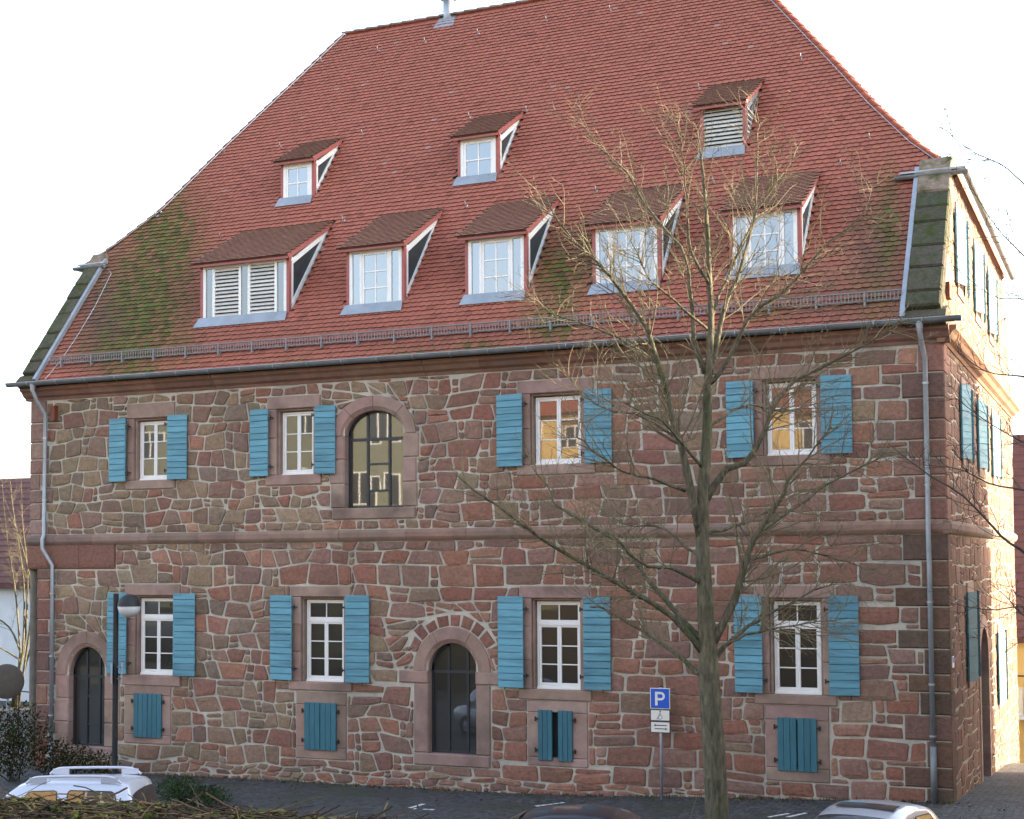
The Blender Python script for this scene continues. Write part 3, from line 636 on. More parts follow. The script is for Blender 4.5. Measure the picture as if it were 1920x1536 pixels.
# --- stones of the front
def hU(r, z): return r.uniform(.27, .44)
def hL(r, z): return r.uniform(.13, .24) if z < -.1 else r.uniform(.31, .49)
def wU(r, u, z): return r.uniform(.26, .58)+(.012*u if u > 12 else 0)
def wL(r, u, z): return r.uniform(.28, .62)+(.014*u if u > 10 else 0)
P_up = rubble(.02, W-.02, STR1+.005, CORN-.005, excl, hU, wU, 5); P_lo = rubble(XL+.02, W-.02, -.62, STR0-.005, excl, hL, wL, 9)
allst = [(abs(area(p)), p, fw_up) for p in P_up]+[(abs(area(p)), p, fw_lo) for p in P_lo]
allst.sort(key=lambda t: -t[0]*(1+.02*t[1][0][0]))
rest = {fw_up: MB(), fw_lo: MB()}
for i, (ar, p, par) in enumerate(allst):
    cu, cz = sum(q[0] for q in p)/len(p), sum(q[1] for q in p)/len(p); c = stonecol(cu, cz); d = random.uniform(.018, .042)
    if i < 300: mb = MB(); stone_mesh(mb, p, toF, c, d); mb.build('stone', M['stone'], par)
    else: stone_mesh(rest[par], p, toF, c, d)
for par, mb in rest.items(): mb.build('small_stones', M['stone'], par, kind='stuff')
print('front stones', len(allst))
# ------------------------------------------------------------------ gable side (right), plain left and back
DEP = 16.95
gholes = []
GW = [('u', 3.3), ('u', 6.95), ('u', 10.45)]; gex = list(excl_r)
gw_ = []
for yc in (3.55, 7.1, 10.75): gw_.append((yc, 6.9, 8.45))
for yc in (3.3, 7.1, 10.6): gw_.append((yc, 10.62, 12.2))
gw_ += [(3.85, 2.15, 4.0), (10.95, 1.0, 2.8)]
for yc, z0, z1 in gw_: gholes.append((yc-.42, yc+.42, z0, z1)); gex.append(rect_ex(yc-.66, yc+.66, z0-.22, z1+.24))
gholes.append((5.75, 7.65, -1.1, 2.3)); gex.append(rect_ex(5.45, 7.95, -1.2, 2.4)); o = arch_pts(6.7, 1.3, 2.3, 1.1, 12); gex.append(poly_ex(o[::-1]))
for i in range(8):
    a, b = 5.75+1.9*i/8, 5.75+1.9*(i+1)/8; m_ = b if abs(a-6.7) > abs(b-6.7) else a; gholes.append((a, b, 2.3, 2.34+.8*math.sqrt(max(0, 1-((m_-6.7)/.95)**2))))
# the sheet: full height to the half-hip eave, narrowed by the roof slope
gw = wall_sheet(0., DEP, -1.9, 9.33, gholes, toR, 'gable_wall', house)
HZ = 13.05; ya = 2.42; yb = DEP-2.42
mb = MB()
gh2 = [h for h in gholes if h[2] > 9.4]
us = sorted([0.05, ya, yb, DEP-.05]+[v for h in gh2 for v in h[:2]])
for a, b in zip(us, us[1:]):
    def top(u): return min(HZ, 9.33+(HZ-9.33)*min(1, (u-.05)/(ya-.05), (DEP-.05-u)/(ya-.05)))
    hh = [h for h in gh2 if h[0] <= (a+b)/2 <= h[1]]
    if hh:
        h = hh[0]; mb.add([toR(a, 9.33, 0), toR(b, 9.33, 0), toR(b, h[2], 0), toR(a, h[2], 0)], [(0, 1, 2, 3)]); mb.add([toR(a, h[3], 0), toR(b, h[3], 0), toR(b, top(b), 0), toR(a, top(a), 0)], [(0, 1, 2, 3)])
    else: mb.add([toR(a, 9.33, 0), toR(b, 9.33, 0), toR(b, top(b), 0), toR(a, top(a), 0)], [(0, 1, 2, 3)])
gt = mb.build('gable_top_wall', M['mortar'], house)
gst = rubble(.02, DEP-.02, -1.8, STR0-.02, gex, hL, lambda r, u, z: r.uniform(.35, .9), 21)+rubble(.02, DEP-.02, STR1, CORN, gex, hU, lambda r, u, z: r.uniform(.3, .8), 22)
gtop = [p for p in rubble(.4, DEP-.4, 9.5, HZ-.1, gex, hU, lambda r, u, z: r.uniform(.3, .8), 23) if all(q[1] < 9.4+(HZ-9.33)*min(1, q[0]/ya, (DEP-q[0])/ya) for q in p)]
mb = MB()
for p in gst: stone_mesh(mb, p, toR, jit(random.choice([(.23, .135, .10), (.20, .12, .09), (.26, .16, .12), (.19, .11, .085)]), .15), random.uniform(.01, .025))
mb.build('rubble_stones', M['stone'], gw, kind='stuff')
mb = MB()
for p in gtop: stone_mesh(mb, p, toR, jit((.25, .155, .11), .2), random.uniform(.008, .02))
mb.build('rubble_stones', M['stone'], gt, kind='stuff')
run(gw, 'string_course_block', sprof, -.1, DEP, (1, 2), SC, 'y', W); run(gw, 'cornice_block', cprof, -.1, DEP+.1, (1.3, 2.2), [(.30, .17, .11)], 'y', W)
for yc, z0, z1 in gw_:
    mb = MB(); X = W-.14
    for (a, b, c, d) in ((yc-.42, yc-.36, z0, z1), (yc+.36, yc+.42, z0, z1), (yc-.36, yc+.36, z0, z0+.06), (yc-.36, yc+.36, z1-.06, z1), (yc-.035, yc+.035, z0+.06, z1-.06)): mb.box(X-.06, X, a, b, c, d)
    for t in (.36, .67): zz = z0+(z1-z0)*t; mb.box(X-.04, X-.005, yc-.36, yc+.36, zz-.015, zz+.015)
    w = mb.build('gable_window', M['white'], house)
    mb = MB(); mb.box(X-.05, X-.03, yc-.36, yc-.035, z0+.06, z1-.06); mb.build('pane', M['glass'], w)
    mb = MB(); mb.box(X-.05, X-.03, yc+.035, yc+.36, z0+.06, z1-.06); mb.build('pane', M['glass'], w)
    for nm, a, b, c, d in (('lintel', yc-.64, yc+.64, z1, z1+.22), ('sill', yc-.66, yc+.66, z0-.2, z0), ('jamb', yc-.62, yc-.42, z0+.004, z1-.004), ('jamb', yc+.42, yc+.62, z0+.004, z1-.004)):
        m2 = MB(); m2.box(W-.2, W+.04, a, b, c, d, jit(random.choice(DRESS), .1)); m2.build(nm, M['dressed'], w)
    for s in (-1, 1):       # shutters standing half open
        ang = math.radians(-13 if s < 0 else -7); ww = .56; hy = yc+s*.46
        d = np.array([math.sin(ang), s*math.cos(ang), 0]); p = np.array([W+.19 if s < 0 else W+.15, hy, 0.])
        mb = MB(); nrm = np.array([d[1], -d[0], 0]); 
        mb.obox(p+d*ww/2+np.array([0, 0, (z0+z1)/2]), d, nrm, (0, 0, 1), ww/2-.01, .008, (z1-z0)/2); sh = mb.build('shutter', M['teal'] if z1 < 5 else M['blue'], house)
        nb = 11; bh = (z1-z0+.06)/nb
        for i in range(nb):
            b_ = MB(); b_.obox(p+d*ww/2+np.array([0, 0, z0-.03+bh*(i+.5)]), d, nrm, (0, 0, 1), ww/2, .02, bh/2-.005); b_.build('board', M['teal'] if z1 < 5 else M['blue'], sh)
# arched passage in the gable wall
mb = MB(); mb.box(W-1.6, W-1.55, 5.7, 7.7, -1.2, 3.2); pas = mb.build('gable_archway', M['cheek'], house)
for sd in (5.75, 7.65):
    for c, d in ((-1.1, 0.), (0., 1.15), (1.15, 2.3)):
        m2 = MB(); a, b = (5.47, 5.75) if sd < 6 else (7.65, 7.93); m2.box(W-.5, W+.035, a, b, c+.006, d-.006, jit(random.choice(DRESS), .1)); m2.build('jamb', M['dressed'], pas)
ia, oa = arch_pts(6.7, .95, 2.3, .8, 18), arch_pts(6.7, 1.25, 2.3, 1.1, 18)
for v in range(6):
    m2 = MB(); c = jit(random.choice(DRESS), .1)
    for i in range(v*3, v*3+3): m2.prism([(W+.035, ia[i][0], ia[i][1]), (W+.035, ia[i+1][0], ia[i+1][1]), (W+.035, oa[i+1][0], oa[i+1][1]), (W+.035, oa[i][0], oa[i][1])], (-.5, 0, 0), c)
    m2.build('voussoir', M['dressed'], pas)
mb = MB(); mb.add([(0, 0, -.9), (0, DEP, -.9), (0, DEP, 9.33), (0, 0, 9.33), (0, ya, HZ), (0, yb, HZ)], [(0, 3, 2, 1), (3, 4, 5, 2)]); mb.build('left_gable_wall', M['mortar'], house)
mb = MB(); mb.add([(0, DEP, -1.9), (W, DEP, -1.9), (W, DEP, 9.33), (0, DEP, 9.33)], [(0, 1, 2, 3)]); mb.build('back_wall', M['mortar'], house)
mb = MB(); mb.box(W+.01, W+.09, .62, .98, 10.0, 10.32); mb.build('wall_box', M['rust'], house)
mb = MB(); p = onY(97, 765, -.1); mb.box(p[0]-.0, p[0]+.14, -.16, -.03, p[2]-.34, p[2]+.05); mb.build('wall_box', M['rust'], house)
p = onX(1785, 1243, W+.03); mb = MB(); mb.box(W+.03, W+.045, p[1]-.02, p[1]+.25, p[2]-.1, p[2]+.12); pl = mb.build('wall_plaque', M['signwhite'], house)
mb = MB(); mb.box(W+.045, W+.05, p[1]+.0, p[1]+.23, p[2]+.0, p[2]+.10); mb.build('plaque_field', M['signblue'], pl)
# ------------------------------------------------------------------ ROOF
HIPL = [(4.62, 20.74), (3.77, 19.15), (2.45, 16.83), (1.33, 14.62), (.4, 13.56), (-.25, 12.98)]
HIPR = [(16.95, 20.74), (18.09, 19.23), (19.94, 16.72), (21.12, 15.08), (22.15, 13.79), (23.05, 12.9)]
RZ = 20.74; RYD = EY+(RZ-EZ)/RK
CL, CR = .47, 22.27     # copings' inner edges
def xlim(z):
    if z < 12.95: return CL-.02, CR+.02
    l = np.interp(z, [q[1] for q in HIPL[::-1]], [q[0] for q in HIPL[::-1]]); r = np.interp(z, [q[1] for q in HIPR[::-1]], [q[0] for q in HIPR[::-1]]); return l, r
roof = MB()
base = [(CL, EZ), (CR, EZ)]
zs_ = [EZ, 12.96]+[q[1] for q in HIPL[::-1]]
zl = sorted(set([EZ, 12.94, 12.96]+[round(q[1], 3) for q in HIPL+HIPR if q[1] > 12.96]))
for a, b in zip(zl, zl[1:]):
    l0, r0_ = xlim(a+1e-4); l1, r1_ = xlim(b-1e-4); ya_, yb_ = EY+(a-EZ)/RK, EY+(b-EZ)/RK
    roof.add([(l0, ya_, a), (r0_, ya_, a), (r1_, yb_, b), (l1, yb_, b)], [(0, 1, 2, 3)], (.15, .05, .04))
# rear slope and hips
roof.add([(0, DEP+.35, EZ), (W, DEP+.35, EZ), (W, DEP-2.3, HZ), (16.95, RYD, RZ), (4.62, RYD, RZ), (0, DEP-2.3, HZ)], [(0, 5, 4, 3, 2, 1)], (.2, .06, .045))
for Hh, sx in ((HIPL, -1), (HIPR, 1)):
    pts = [(x, EY+(z-EZ)/RK, z) for x, z in Hh]; bk = [(x, 2*RYD-y, z) for x, y, z in pts]
    for i in range(len(pts)-1):
        q = [pts[i], pts[i+1], bk[i+1], bk[i]]; roof.add(q, [(0, 1, 2, 3)] if i else [(0, 1, 2)], (.26, .075, .05))
roof_o = roof.build('roof', M['tile'], house)
MOSS = [(305, 460, 70, 110, 1.), (275, 570, 72, 120, 1.05), (240, 660, 80, 45, .9), (330, 640, 45, 60, .5), (1050, 530, 45, 75, .9), (1035, 610, 45, 40, .85), (900, 660, 50, 14, .7), (780, 672, 60, 14, .5), (1100, 470, 20, 60, .6), (1665, 430, 22, 100, .75), (1640, 560, 50, 60, .4), (250, 705, 60, 25, .8), (1420, 590, 60, 30, .35), (560, 690, 50, 14, .45)]
GRIME = [(200, 600, 70, 110, .9), (1640, 480, 70, 130, .75), (1560, 560, 120, 60, .6), (350, 560, 60, 80, .4), (1000, 640, 900, 30, .3), (1100, 480, 200, 60, .3)]
MOSSC = (.082, .086, .02); GRC = (.095, .058, .045)
def tilecol(P, dormer=False):
    x, y = proj(P); k = random.random()
    c = (.325, .108, .074) if not dormer else (.24, .115, .078)
    c = jit(c, .075)
    if k < .03: c = tuple(v*.78 for v in c)
    elif k > .996: c = (.34, .17, .14)
    g = max([w*math.exp(-((x-a)/c1)**2-((y-b)/c2)**2) for a, b, c1, c2, w in GRIME]); g = min(.9, g*random.uniform(.7, 1.2)); c = tuple(u+(v-u)*g for u, v in zip(c, GRC))
    if not dormer:
        g = max([w*math.exp(-((x-a)/c1)**2-((y-b)/c2)**2) for a, b, c1, c2, w in MOSS]); g = max(0, min(.92, g*random.uniform(.7, 1.3)*(1.05+.45*math.sin(x*.21+3*math.sin(y*.08))*math.sin(y*.17+x*.05)))); c = tuple(u+(v-u)*g for u, v in zip(c, jit(MOSSC, .3)))
    return c
def tile_geo(o, U, V, Nn, w, L, lift, tilt=0.):
    w2 = w/2; arc = [(-w2, .034), (-w2*.72, .010), (0, 0), (w2*.72, .010), (w2, .034)]; th = .024
    vs = [o+U*a+V*(b+tilt*a)+Nn*(lift*(1-b/L)+th*.3) for a, b in arc]+[o+U*w2+V*L+Nn*.004, o-U*w2+V*L+Nn*.004]+[o+U*a+V*(b+tilt*a+.004)+Nn*(lift*(1-b/L)-th) for a, b in arc]
    return vs, [(0, 1, 2, 3, 4, 5, 6)]+[(i+7, i+8, i+1, i) for i in range(4)]
def addtile(mb, geo, c):       # butt ends painted darker, standing in for the shadow line under each course
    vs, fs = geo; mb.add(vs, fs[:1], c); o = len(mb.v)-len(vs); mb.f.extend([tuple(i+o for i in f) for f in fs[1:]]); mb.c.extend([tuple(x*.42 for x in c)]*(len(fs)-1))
U_ = np.array([1., 0, 0])
DOR = [  # x0,x1 of the front, y of front, z sill, z top, kind
 (4.86, 7.34, .70, 10.82, 12.27, 'louvre2'), (9.11, 10.54, .70, 10.82, 12.27, 'win'), (12.28, 13.69, .70, 10.82, 12.25, 'win'), (15.44, 16.88, .68, 10.80, 12.19, 'win'), (18.55, 19.95, .74, 10.87, 12.20, 'win'),
 (5.49, 6.39, 3.42, 14.45, 15.51, 'small'), (10.81, 11.80, 3.39, 14.42, 15.51, 'small'), (17.21, 18.16, 3.31, 14.31, 15.42, 'louvre')]
SLP = .585
def dback(y, zt): # where the dormer roof meets the main roof: z = zt + SLP*(Y-y)
    return (zt-SLP*y-EZ+RK*EY)/(RK-SLP)
DOR = [(a, b, c, d-.10, e, f) for a, b, c, d, e, f in DOR]
foot = []
for x0, x1, y, z0, zt, k in DOR:
    yb_ = dback(y, zt+.115)-.04; foot.append((x0-.12, x1+.12, y-.02, yb_))
EXPO = .15; TW = .178; slopeL = (RYD-EY)*math.hypot(1, RK)
tiles = MB(); tl_big = []; row = 0; v = .0
alltiles = []
while v < slopeL-.08:
    base_p = np.array([0, EY-.06, EZ+.03-.06*RK])+RV*v; z = base_p[2]+.08
    l, r = xlim(z); off = (row % 2)*TW/2; i0 = math.floor(l/TW)
    x = i0*TW+off; sag = random.uniform(-.006, .006)
    while x < r+TW*.4:
        if x-TW*.45 >= l-.06 and x+TW*.45 <= r+.06:
            yy = base_p[1]+.09
            if not any(a-.02 < x < b+.02 and c < yy < d for a, b, c, d in foot):
                o = base_p+U_*x+RV*(sag+random.uniform(-.007, .007))+RN*.012
                alltiles.append((o, random.uniform(-.022, .022), random.uniform(.038, .046)))
        x += TW
    v += EXPO; row += 1
def dist(o): return np.linalg.norm(o-C)
order = sorted(range(len(alltiles)), key=lambda i: dist(alltiles[i][0])); near = set(order[:300])
for i, (o, tl, lf) in enumerate(alltiles):
    if i in near:
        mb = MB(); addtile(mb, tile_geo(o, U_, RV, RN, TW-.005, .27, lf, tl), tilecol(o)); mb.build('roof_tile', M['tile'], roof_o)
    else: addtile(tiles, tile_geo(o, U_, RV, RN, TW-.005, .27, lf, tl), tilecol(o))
tiles.build('roof_tiles', M['tile'], roof_o, kind='stuff'); print('tiles', len(alltiles))
# --- ridge and hip tiles
def capline(pts, name, r=.11, L=.36, col=(.25, .075, .05)):
    seg = [np.linalg.norm(np.array(b)-np.array(a)) for a, b in zip(pts, pts[1:])]; cum = np.concatenate([[0], np.cumsum(seg)]); tot = cum[-1]; n = int(tot/L)
    P = np.array(pts)
    def at(s): return np.array([np.interp(s, cum, P[:, k]) for k in range(3)])
    for i in range(n):
        a, b = at(tot*i/n), at(min(tot, tot*(i+1.12)/n)); d = b-a; d = d/np.linalg.norm(d); sd = np.cross(d, [0, 0, 1.]); sd = sd/np.linalg.norm(sd); up = np.cross(sd, d)
        vs = []; m = 7
        for e, (c, rr, lf) in enumerate(((a, r*1.08, .028), (b, r*.92, .012))):
            for k in range(m): q = math.pi*k/(m-1); vs.append(c+sd*rr*math.cos(q)+up*(rr*.75*math.sin(q)+lf-.03))
            for k in range(m): q = math.pi*k/(m-1); vs.append(c+sd*(rr-.018)*math.cos(q)+up*((rr-.018)*.75*math.sin(q)+lf-.03))
        fs = [(k, k+1, k+1+2*m, k+2*m) for k in range(m-1)]+[(k+m, k, k+2*m, k+3*m) for k in (0,)]+[(k, k+m, k+m+1, k+1) for k in range(m-1)]
        mb = MB(); mb.add(vs, fs, jit(col, .15)); mb.build(name, M['tile'], roof_o, smooth=True)
capline([(x, EY+(z-EZ)/RK, z+.03) for x, z in HIPR[::-1]], 'hip_tile'); capline([(x, EY+(z-EZ)/RK, z+.03) for x, z in HIPL[::-1]], 'hip_tile', col=(.22, .11, .085)); capline([(4.62, RYD, RZ+.05), (16.95, RYD, RZ+.05)], 'ridge_tile', r=.13, L=.4, col=(.2, .13, .115))
# lightning wire along hips, ridge and down to the gutter
def wire(pts, r=.009, name='lightning_wire'): mb = MB(); mb.tube(pts, r, 5); return mb.build(name, M['steel'], roof_o)
for Hh, s in ((HIPL, 1), (HIPR, -1)): wire([(x+s*.16, EY+(z-EZ)/RK-.06, z+.12) for x, z in Hh])
wire([(4.6, RYD-.02, RZ+.22), (16.95, RYD-.02, RZ+.22)])
mb = MB(); mb.tube([(4.62, RYD, RZ+.1), (4.62, RYD, RZ+.55)], .012, 5); mb.build('lightning_rod', M['steel'], roof_o)
for pxs in ([(206, 510), (212, 517), (182, 578), (150, 632), (118, 680), (88, 716)], [(1717, 352), (1714, 400), (1707, 470), (1699, 540), (1694, 570), (1688, 600)]):
    wire([onR(*p)+RN*.09 for p in pxs], .008)
# --- copings
def coping(x0, x1, right):
    s = 0; tot = (HZ-EZ+.02)/RK*math.hypot(1, RK); cs = [.0, .42]
    while cs[-1] < tot-.45: cs.append(cs[-1]+random.uniform(.42, .78))
    cs[-1] = tot
    for a, b in zip(cs, cs[1:]):
        g = random.random(); c = jit((.075, .07, .05), .25)
        mos = (.07, .07, .045) if g < .55 else (.085, .072, .06)
        c = tuple((u+v_)/2 for u, v_ in zip(c, mos)); c = jit((.2, .15, .12), .1) if b == tot else c
        o = np.array([(x0+x1)/2, EY+.12, EZ+.12*RK])+RV*(a+b)/2+RN*.03
        mb = MB(); hx, hv, hn = (x1-x0)/2, (b-a)/2-.012, .17; k = .03
        vs = [o+U_*i*hx+RV*j*hv-RN*hn*1.4 for i, j in ((-1, -1), (1, -1), (1, 1), (-1, 1))]+[o+U_*i*hx+RV*j*hv+RN*(hn-k) for i, j in ((-1, -1), (1, -1), (1, 1), (-1, 1))]+[o+U_*i*(hx-k)+RV*j*(hv-k)+RN*hn+RN*random.uniform(-.01, .02) for i, j in ((-1, -1), (1, -1), (1, 1), (-1, 1))]
        fs = [(0, 3, 2, 1)]+[(i, (i+1) % 4, (i+1) % 4+4, i+4) for i in range(4)]+[(i+4, (i+1) % 4+4, (i+1) % 4+8, i+8) for i in range(4)]+[(8, 9, 10, 11)]
        mb.add(vs, fs, c); mb.build('coping_stone', M['coping'], house)
    xe = x1 if not right else x0; o = np.array([xe+(.035 if not right else -.035), EY-.02, EZ-.02*RK])
    mb = MB(); mb.obox(o+RV*tot/2+RN*.13, U_, RV, RN, .05, tot/2, .05); mb.build('coping_flashing', M['zinc'], house)
    # kneeler stone at the foot
    mb = MB(); xa, xb = (x0-.1, x1) if not right else (x0, x1+.1); pr = [(.2, 9.3), (-.35, 9.3), (-.45, 9.36), (-.47, 9.47), (-.32, 9.62), (.1, 9.75)]
    mb.prism([(xa, y, z) for y, z in pr], (xb-xa, 0, 0), (.085, .075, .05)); mb.build('kneeler_stone', M['stone'], house)
coping(-.02, CL, False); coping(CR, W+.02, True)
# --- gutters, pipes
def halfpipe(mb, pts, r, n=8, up=(0, 0, 1)):
    P = [np.array(p, float) for p in pts]; vs = []; up = np.array(up, float)
    for i, p in enumerate(P):
        t = P[min(i+1, len(P)-1)]-P[max(i-1, 0)]; t /= np.linalg.norm(t); sd = np.cross(t, up); sd /= np.linalg.norm(sd)
        for rr in (r, r-.012):
            for k in range(n+1): q = math.pi+math.pi*k/n; vs.append(p+sd*rr*math.cos(q)+up*rr*math.sin(q))
    m = 2*(n+1); fs = []
    for i in range(len(P)-1):
        for k in range(n): fs += [(i*m+k, i*m+k+1, (i+1)*m+k+1, (i+1)*m+k), (i*m+n+1+k+1, i*m+n+1+k, (i+1)*m+n+1+k, (i+1)*m+n+1+k+1)]
        for k, j in ((0, n+1), (2*n+1, n)): fs.append((i*m+k, (i+1)*m+k, (i+1)*m+j, i*m+j))
    fs += [tuple(range(0, n+1)), tuple(range((len(P)-1)*m+n, (len(P)-1)*m-1, -1))]
    mb.add(vs, fs)
mb = MB(); mb.box(-.05, W+.05, -.33, .45, 9.345, 9.40); mb.build('eave_board', M['cheek'], house)
GYC, GZC = -.44, 9.43
mb = MB(); halfpipe(mb, [(-.42, GYC, GZC), (W+.42, GYC, GZC)], .095); gut = mb.build('gutter', M['zincdark'], house, smooth=False)
mb = MB(); mb.tube([(-.4, GYC-.095, GZC), (W+.4, GYC-.095, GZC)], .014, 6); mb.build('gutter_bead', M['zinc'], gut)
for i in range(25):
    x = .3+i*.93; mb = MB(); mb.tube([(x, GYC-.1, GZC+.0), (x, GYC-.11, GZC-.05), (x, GYC-.07, GZC-.085), (x, GYC, GZC-.105), (x, GYC+.09, GZC-.05)], .009, 5); mb.build('gutter_bracket', M['zinc'], gut)
for x0, x1, e in ((-.42, .62, -1), (21.78, W+.36, 1)):
    mb = MB(); yy = 2.05; zz = 12.93; halfpipe(mb, [(x0, yy, zz), (x1, yy, zz)], .08)
    xe = x0 if e < 0 else x1; halfpipe(mb, [(xe-e*.06, yy-.02, zz+.003), (xe-e*.06, DEP-2.2, zz+.003)], .08); hg = mb.build('hip_gutter', M['zincdark'], house)
    mb = MB(); mb.box(min(x0, x1)+.1, max(x0, x1)-.05, yy+.02, yy+.28, zz+.06, zz+.1); mb.build('hip_flashing', M['zinc'], hg)
# eave trim seen along the right half-hip and gable
mb = MB(); mb.prism([(W-.05, ya, HZ-.28), (W+.1, ya, HZ-.14), (W+.12, ya, HZ-.06), (W-.05, ya, HZ-.06)], (0, yb-ya, 0), (.20, .10, .075)); mb.build('hip_eave_board', M['dressed'], house)
def pipe(pts, name='downpipe', r=.052):
    mb = MB(); mb.tube(pts, r, 10); dp = mb.build(name, M['zinc'], house, smooth=True)
    mb = MB(); q = pts[0]; mb.tube([(q[0], q[1], q[2]+.02), (q[0], q[1], q[2]-.18)], [.085, .058], 10); mb.build('outlet_funnel', M['zinc'], dp)
    return dp
rp0 = onY(1734.7, 677, -.12); rp1 = onY(1750, 1424, -.12); xr = (rp0[0]+rp1[0])/2
dpr = pipe([(xr-.05, GYC, GZC-.06), (xr-.05, GYC, GZC-.22), (xr-.03, -.36, GZC-.45), (xr, -.14, GZC-.75), (xr, -.14, 6.0), (xr, -.17, 5.3), (xr, -.17, 5.1), (xr, -.12, 4.6), (xr, -.12, 1.1)])
mb = MB(); mb.tube([(xr, -.12, 1.1), (xr, -.12, -.05)], .066, 10); mb.build('standpipe', M['zincdark'], dpr, smooth=True)
xl = onY(86, 782, -.12)[0]; xl2 = onY(97.5, 1200, -.12)[0]
dpl = pipe([(xl-.15, GYC, GZC-.06), (xl-.15, GYC, GZC-.2), (xl-.1, -.36, GZC-.45), (xl, -.14, GZC-.8), (xl, -.14, 5.5), (xl, -.2, 5.4), (xl, -.2, 5.15), (xl2, -.13, 4.72), (xl2, -.12, .2)])
mb = MB(); mb.tube([(xl2, -.12, .2), (xl2, -.12, -.6)], .066, 10); mb.build('standpipe', M['zincdark'], dpl, smooth=True)
for dp, x, zz in ((dpr, xr, (8.2, 6.2, 3.9, 2.3, 1.3)), (dpl, xl2, (4.0, 2.4, .9)), (dpl, xl, (8.0, 6.4))):
    for z in zz: mb = MB(); mb.lathe([(.054, -.02), (.066, -.02), (.066, .02), (.054, .02)], 12, (x, -.13, z)); mb.tube([(x, -.13, z), (x, .0, z)], .01, 5); mb.build('pipe_clip', M['steel'], dp)
# --- snow guard
sg0, sg1 = np.array([.72, -.045, roofz(-.045)]), np.array([22.2, -.045, roofz(-.045)])
def sg(x, h, o=0): return np.array([x, -.045, roofz(-.045)])+RN*(.10+o)+np.array([0, -.03, h])
mb = MB()
for h in (.02, .2): mb.tube([sg(.72, h), sg(22.2, h)], .015, 6)
grd = mb.build('snow_guard', M['guard'], house)
mb = MB(); x = .75
while x < 22.2: mb.obox(sg(x, .11), (1, 0, 0), (0, 1, 0), (0, 0, 1), .008, .008, .09); x += .075
mb.build('guard_bars', M['guard'], grd, kind='stuff')
x = 1.1
while x < 22.2:
    mb = MB(); mb.obox(sg(x, .06)+np.array([0, -.03, 0]), (1, 0, 0), (0, 1, 0), (0, 0, 1), .018, .012, .15); mb.tube([sg(x, -.07), sg(x, -.05)-RN*.1+RV*.4], .016, 5); mb.build('guard_bracket', M['guard'], grd); x += .97
# --- roof hooks
for px in [(713, 92), (801, 76), (900, 60), (1028, 36), (1147, 16), (607, 112), (1504, 107), (1632, 257), (1578, 306), (684, 249), (531, 272), (424, 281), (884, 217), (991, 205), (1313, 163), (878, 383), (648, 410), (419, 440), (298, 402), (1121, 355), (1340, 338)]:
    p = onR(px[0], px[1]+6)+RN*.03; mb = MB(); mb.tube([p+RV*.12, p+RN*.03, p-RV*.06+RN*.03, p-RV*.085+RN*.06, p-RV*.06+RN*.15, p-RV*.03+RN*.2], .017, 6); mb.build('roof_hook', M['steel'], roof_o)
# --- flue
p = onR(834, 50); fx, fy = p[0], p[1]+.25
mb = MB(); mb.tube([(fx, fy, roofz(fy)-.3), (fx, fy, RZ+.55)], .16, 14); flu = mb.build('flue_pipe', M['zinc'], house, smooth=True)
mb = MB(); mb.lathe([(.16, 0), (.25, .02), (.25, .06), (.12, .10)], 16, (fx, fy, RZ+.55)); mb.build('flue_collar', M['zinc'], flu)
mb = MB(); mb.tube([(fx, fy, RZ+.6), (fx, fy, RZ+1.5)], .115, 12); mb.build('flue_top', M['steel'], flu, smooth=True)
mb = MB(); q = p-RV*.15+RN*.05; mb.add([q-U_*.35, q+U_*.35, q+U_*.24+RV*.75, q-U_*.24+RV*.75], [(0, 1, 2, 3)]); mb.prism([q-U_*.33, q+U_*.33, q+U_*.24+RV*.75, q-U_*.24+RV*.75], RN*.02); mb.build('flue_flashing', M['zinc'], flu)
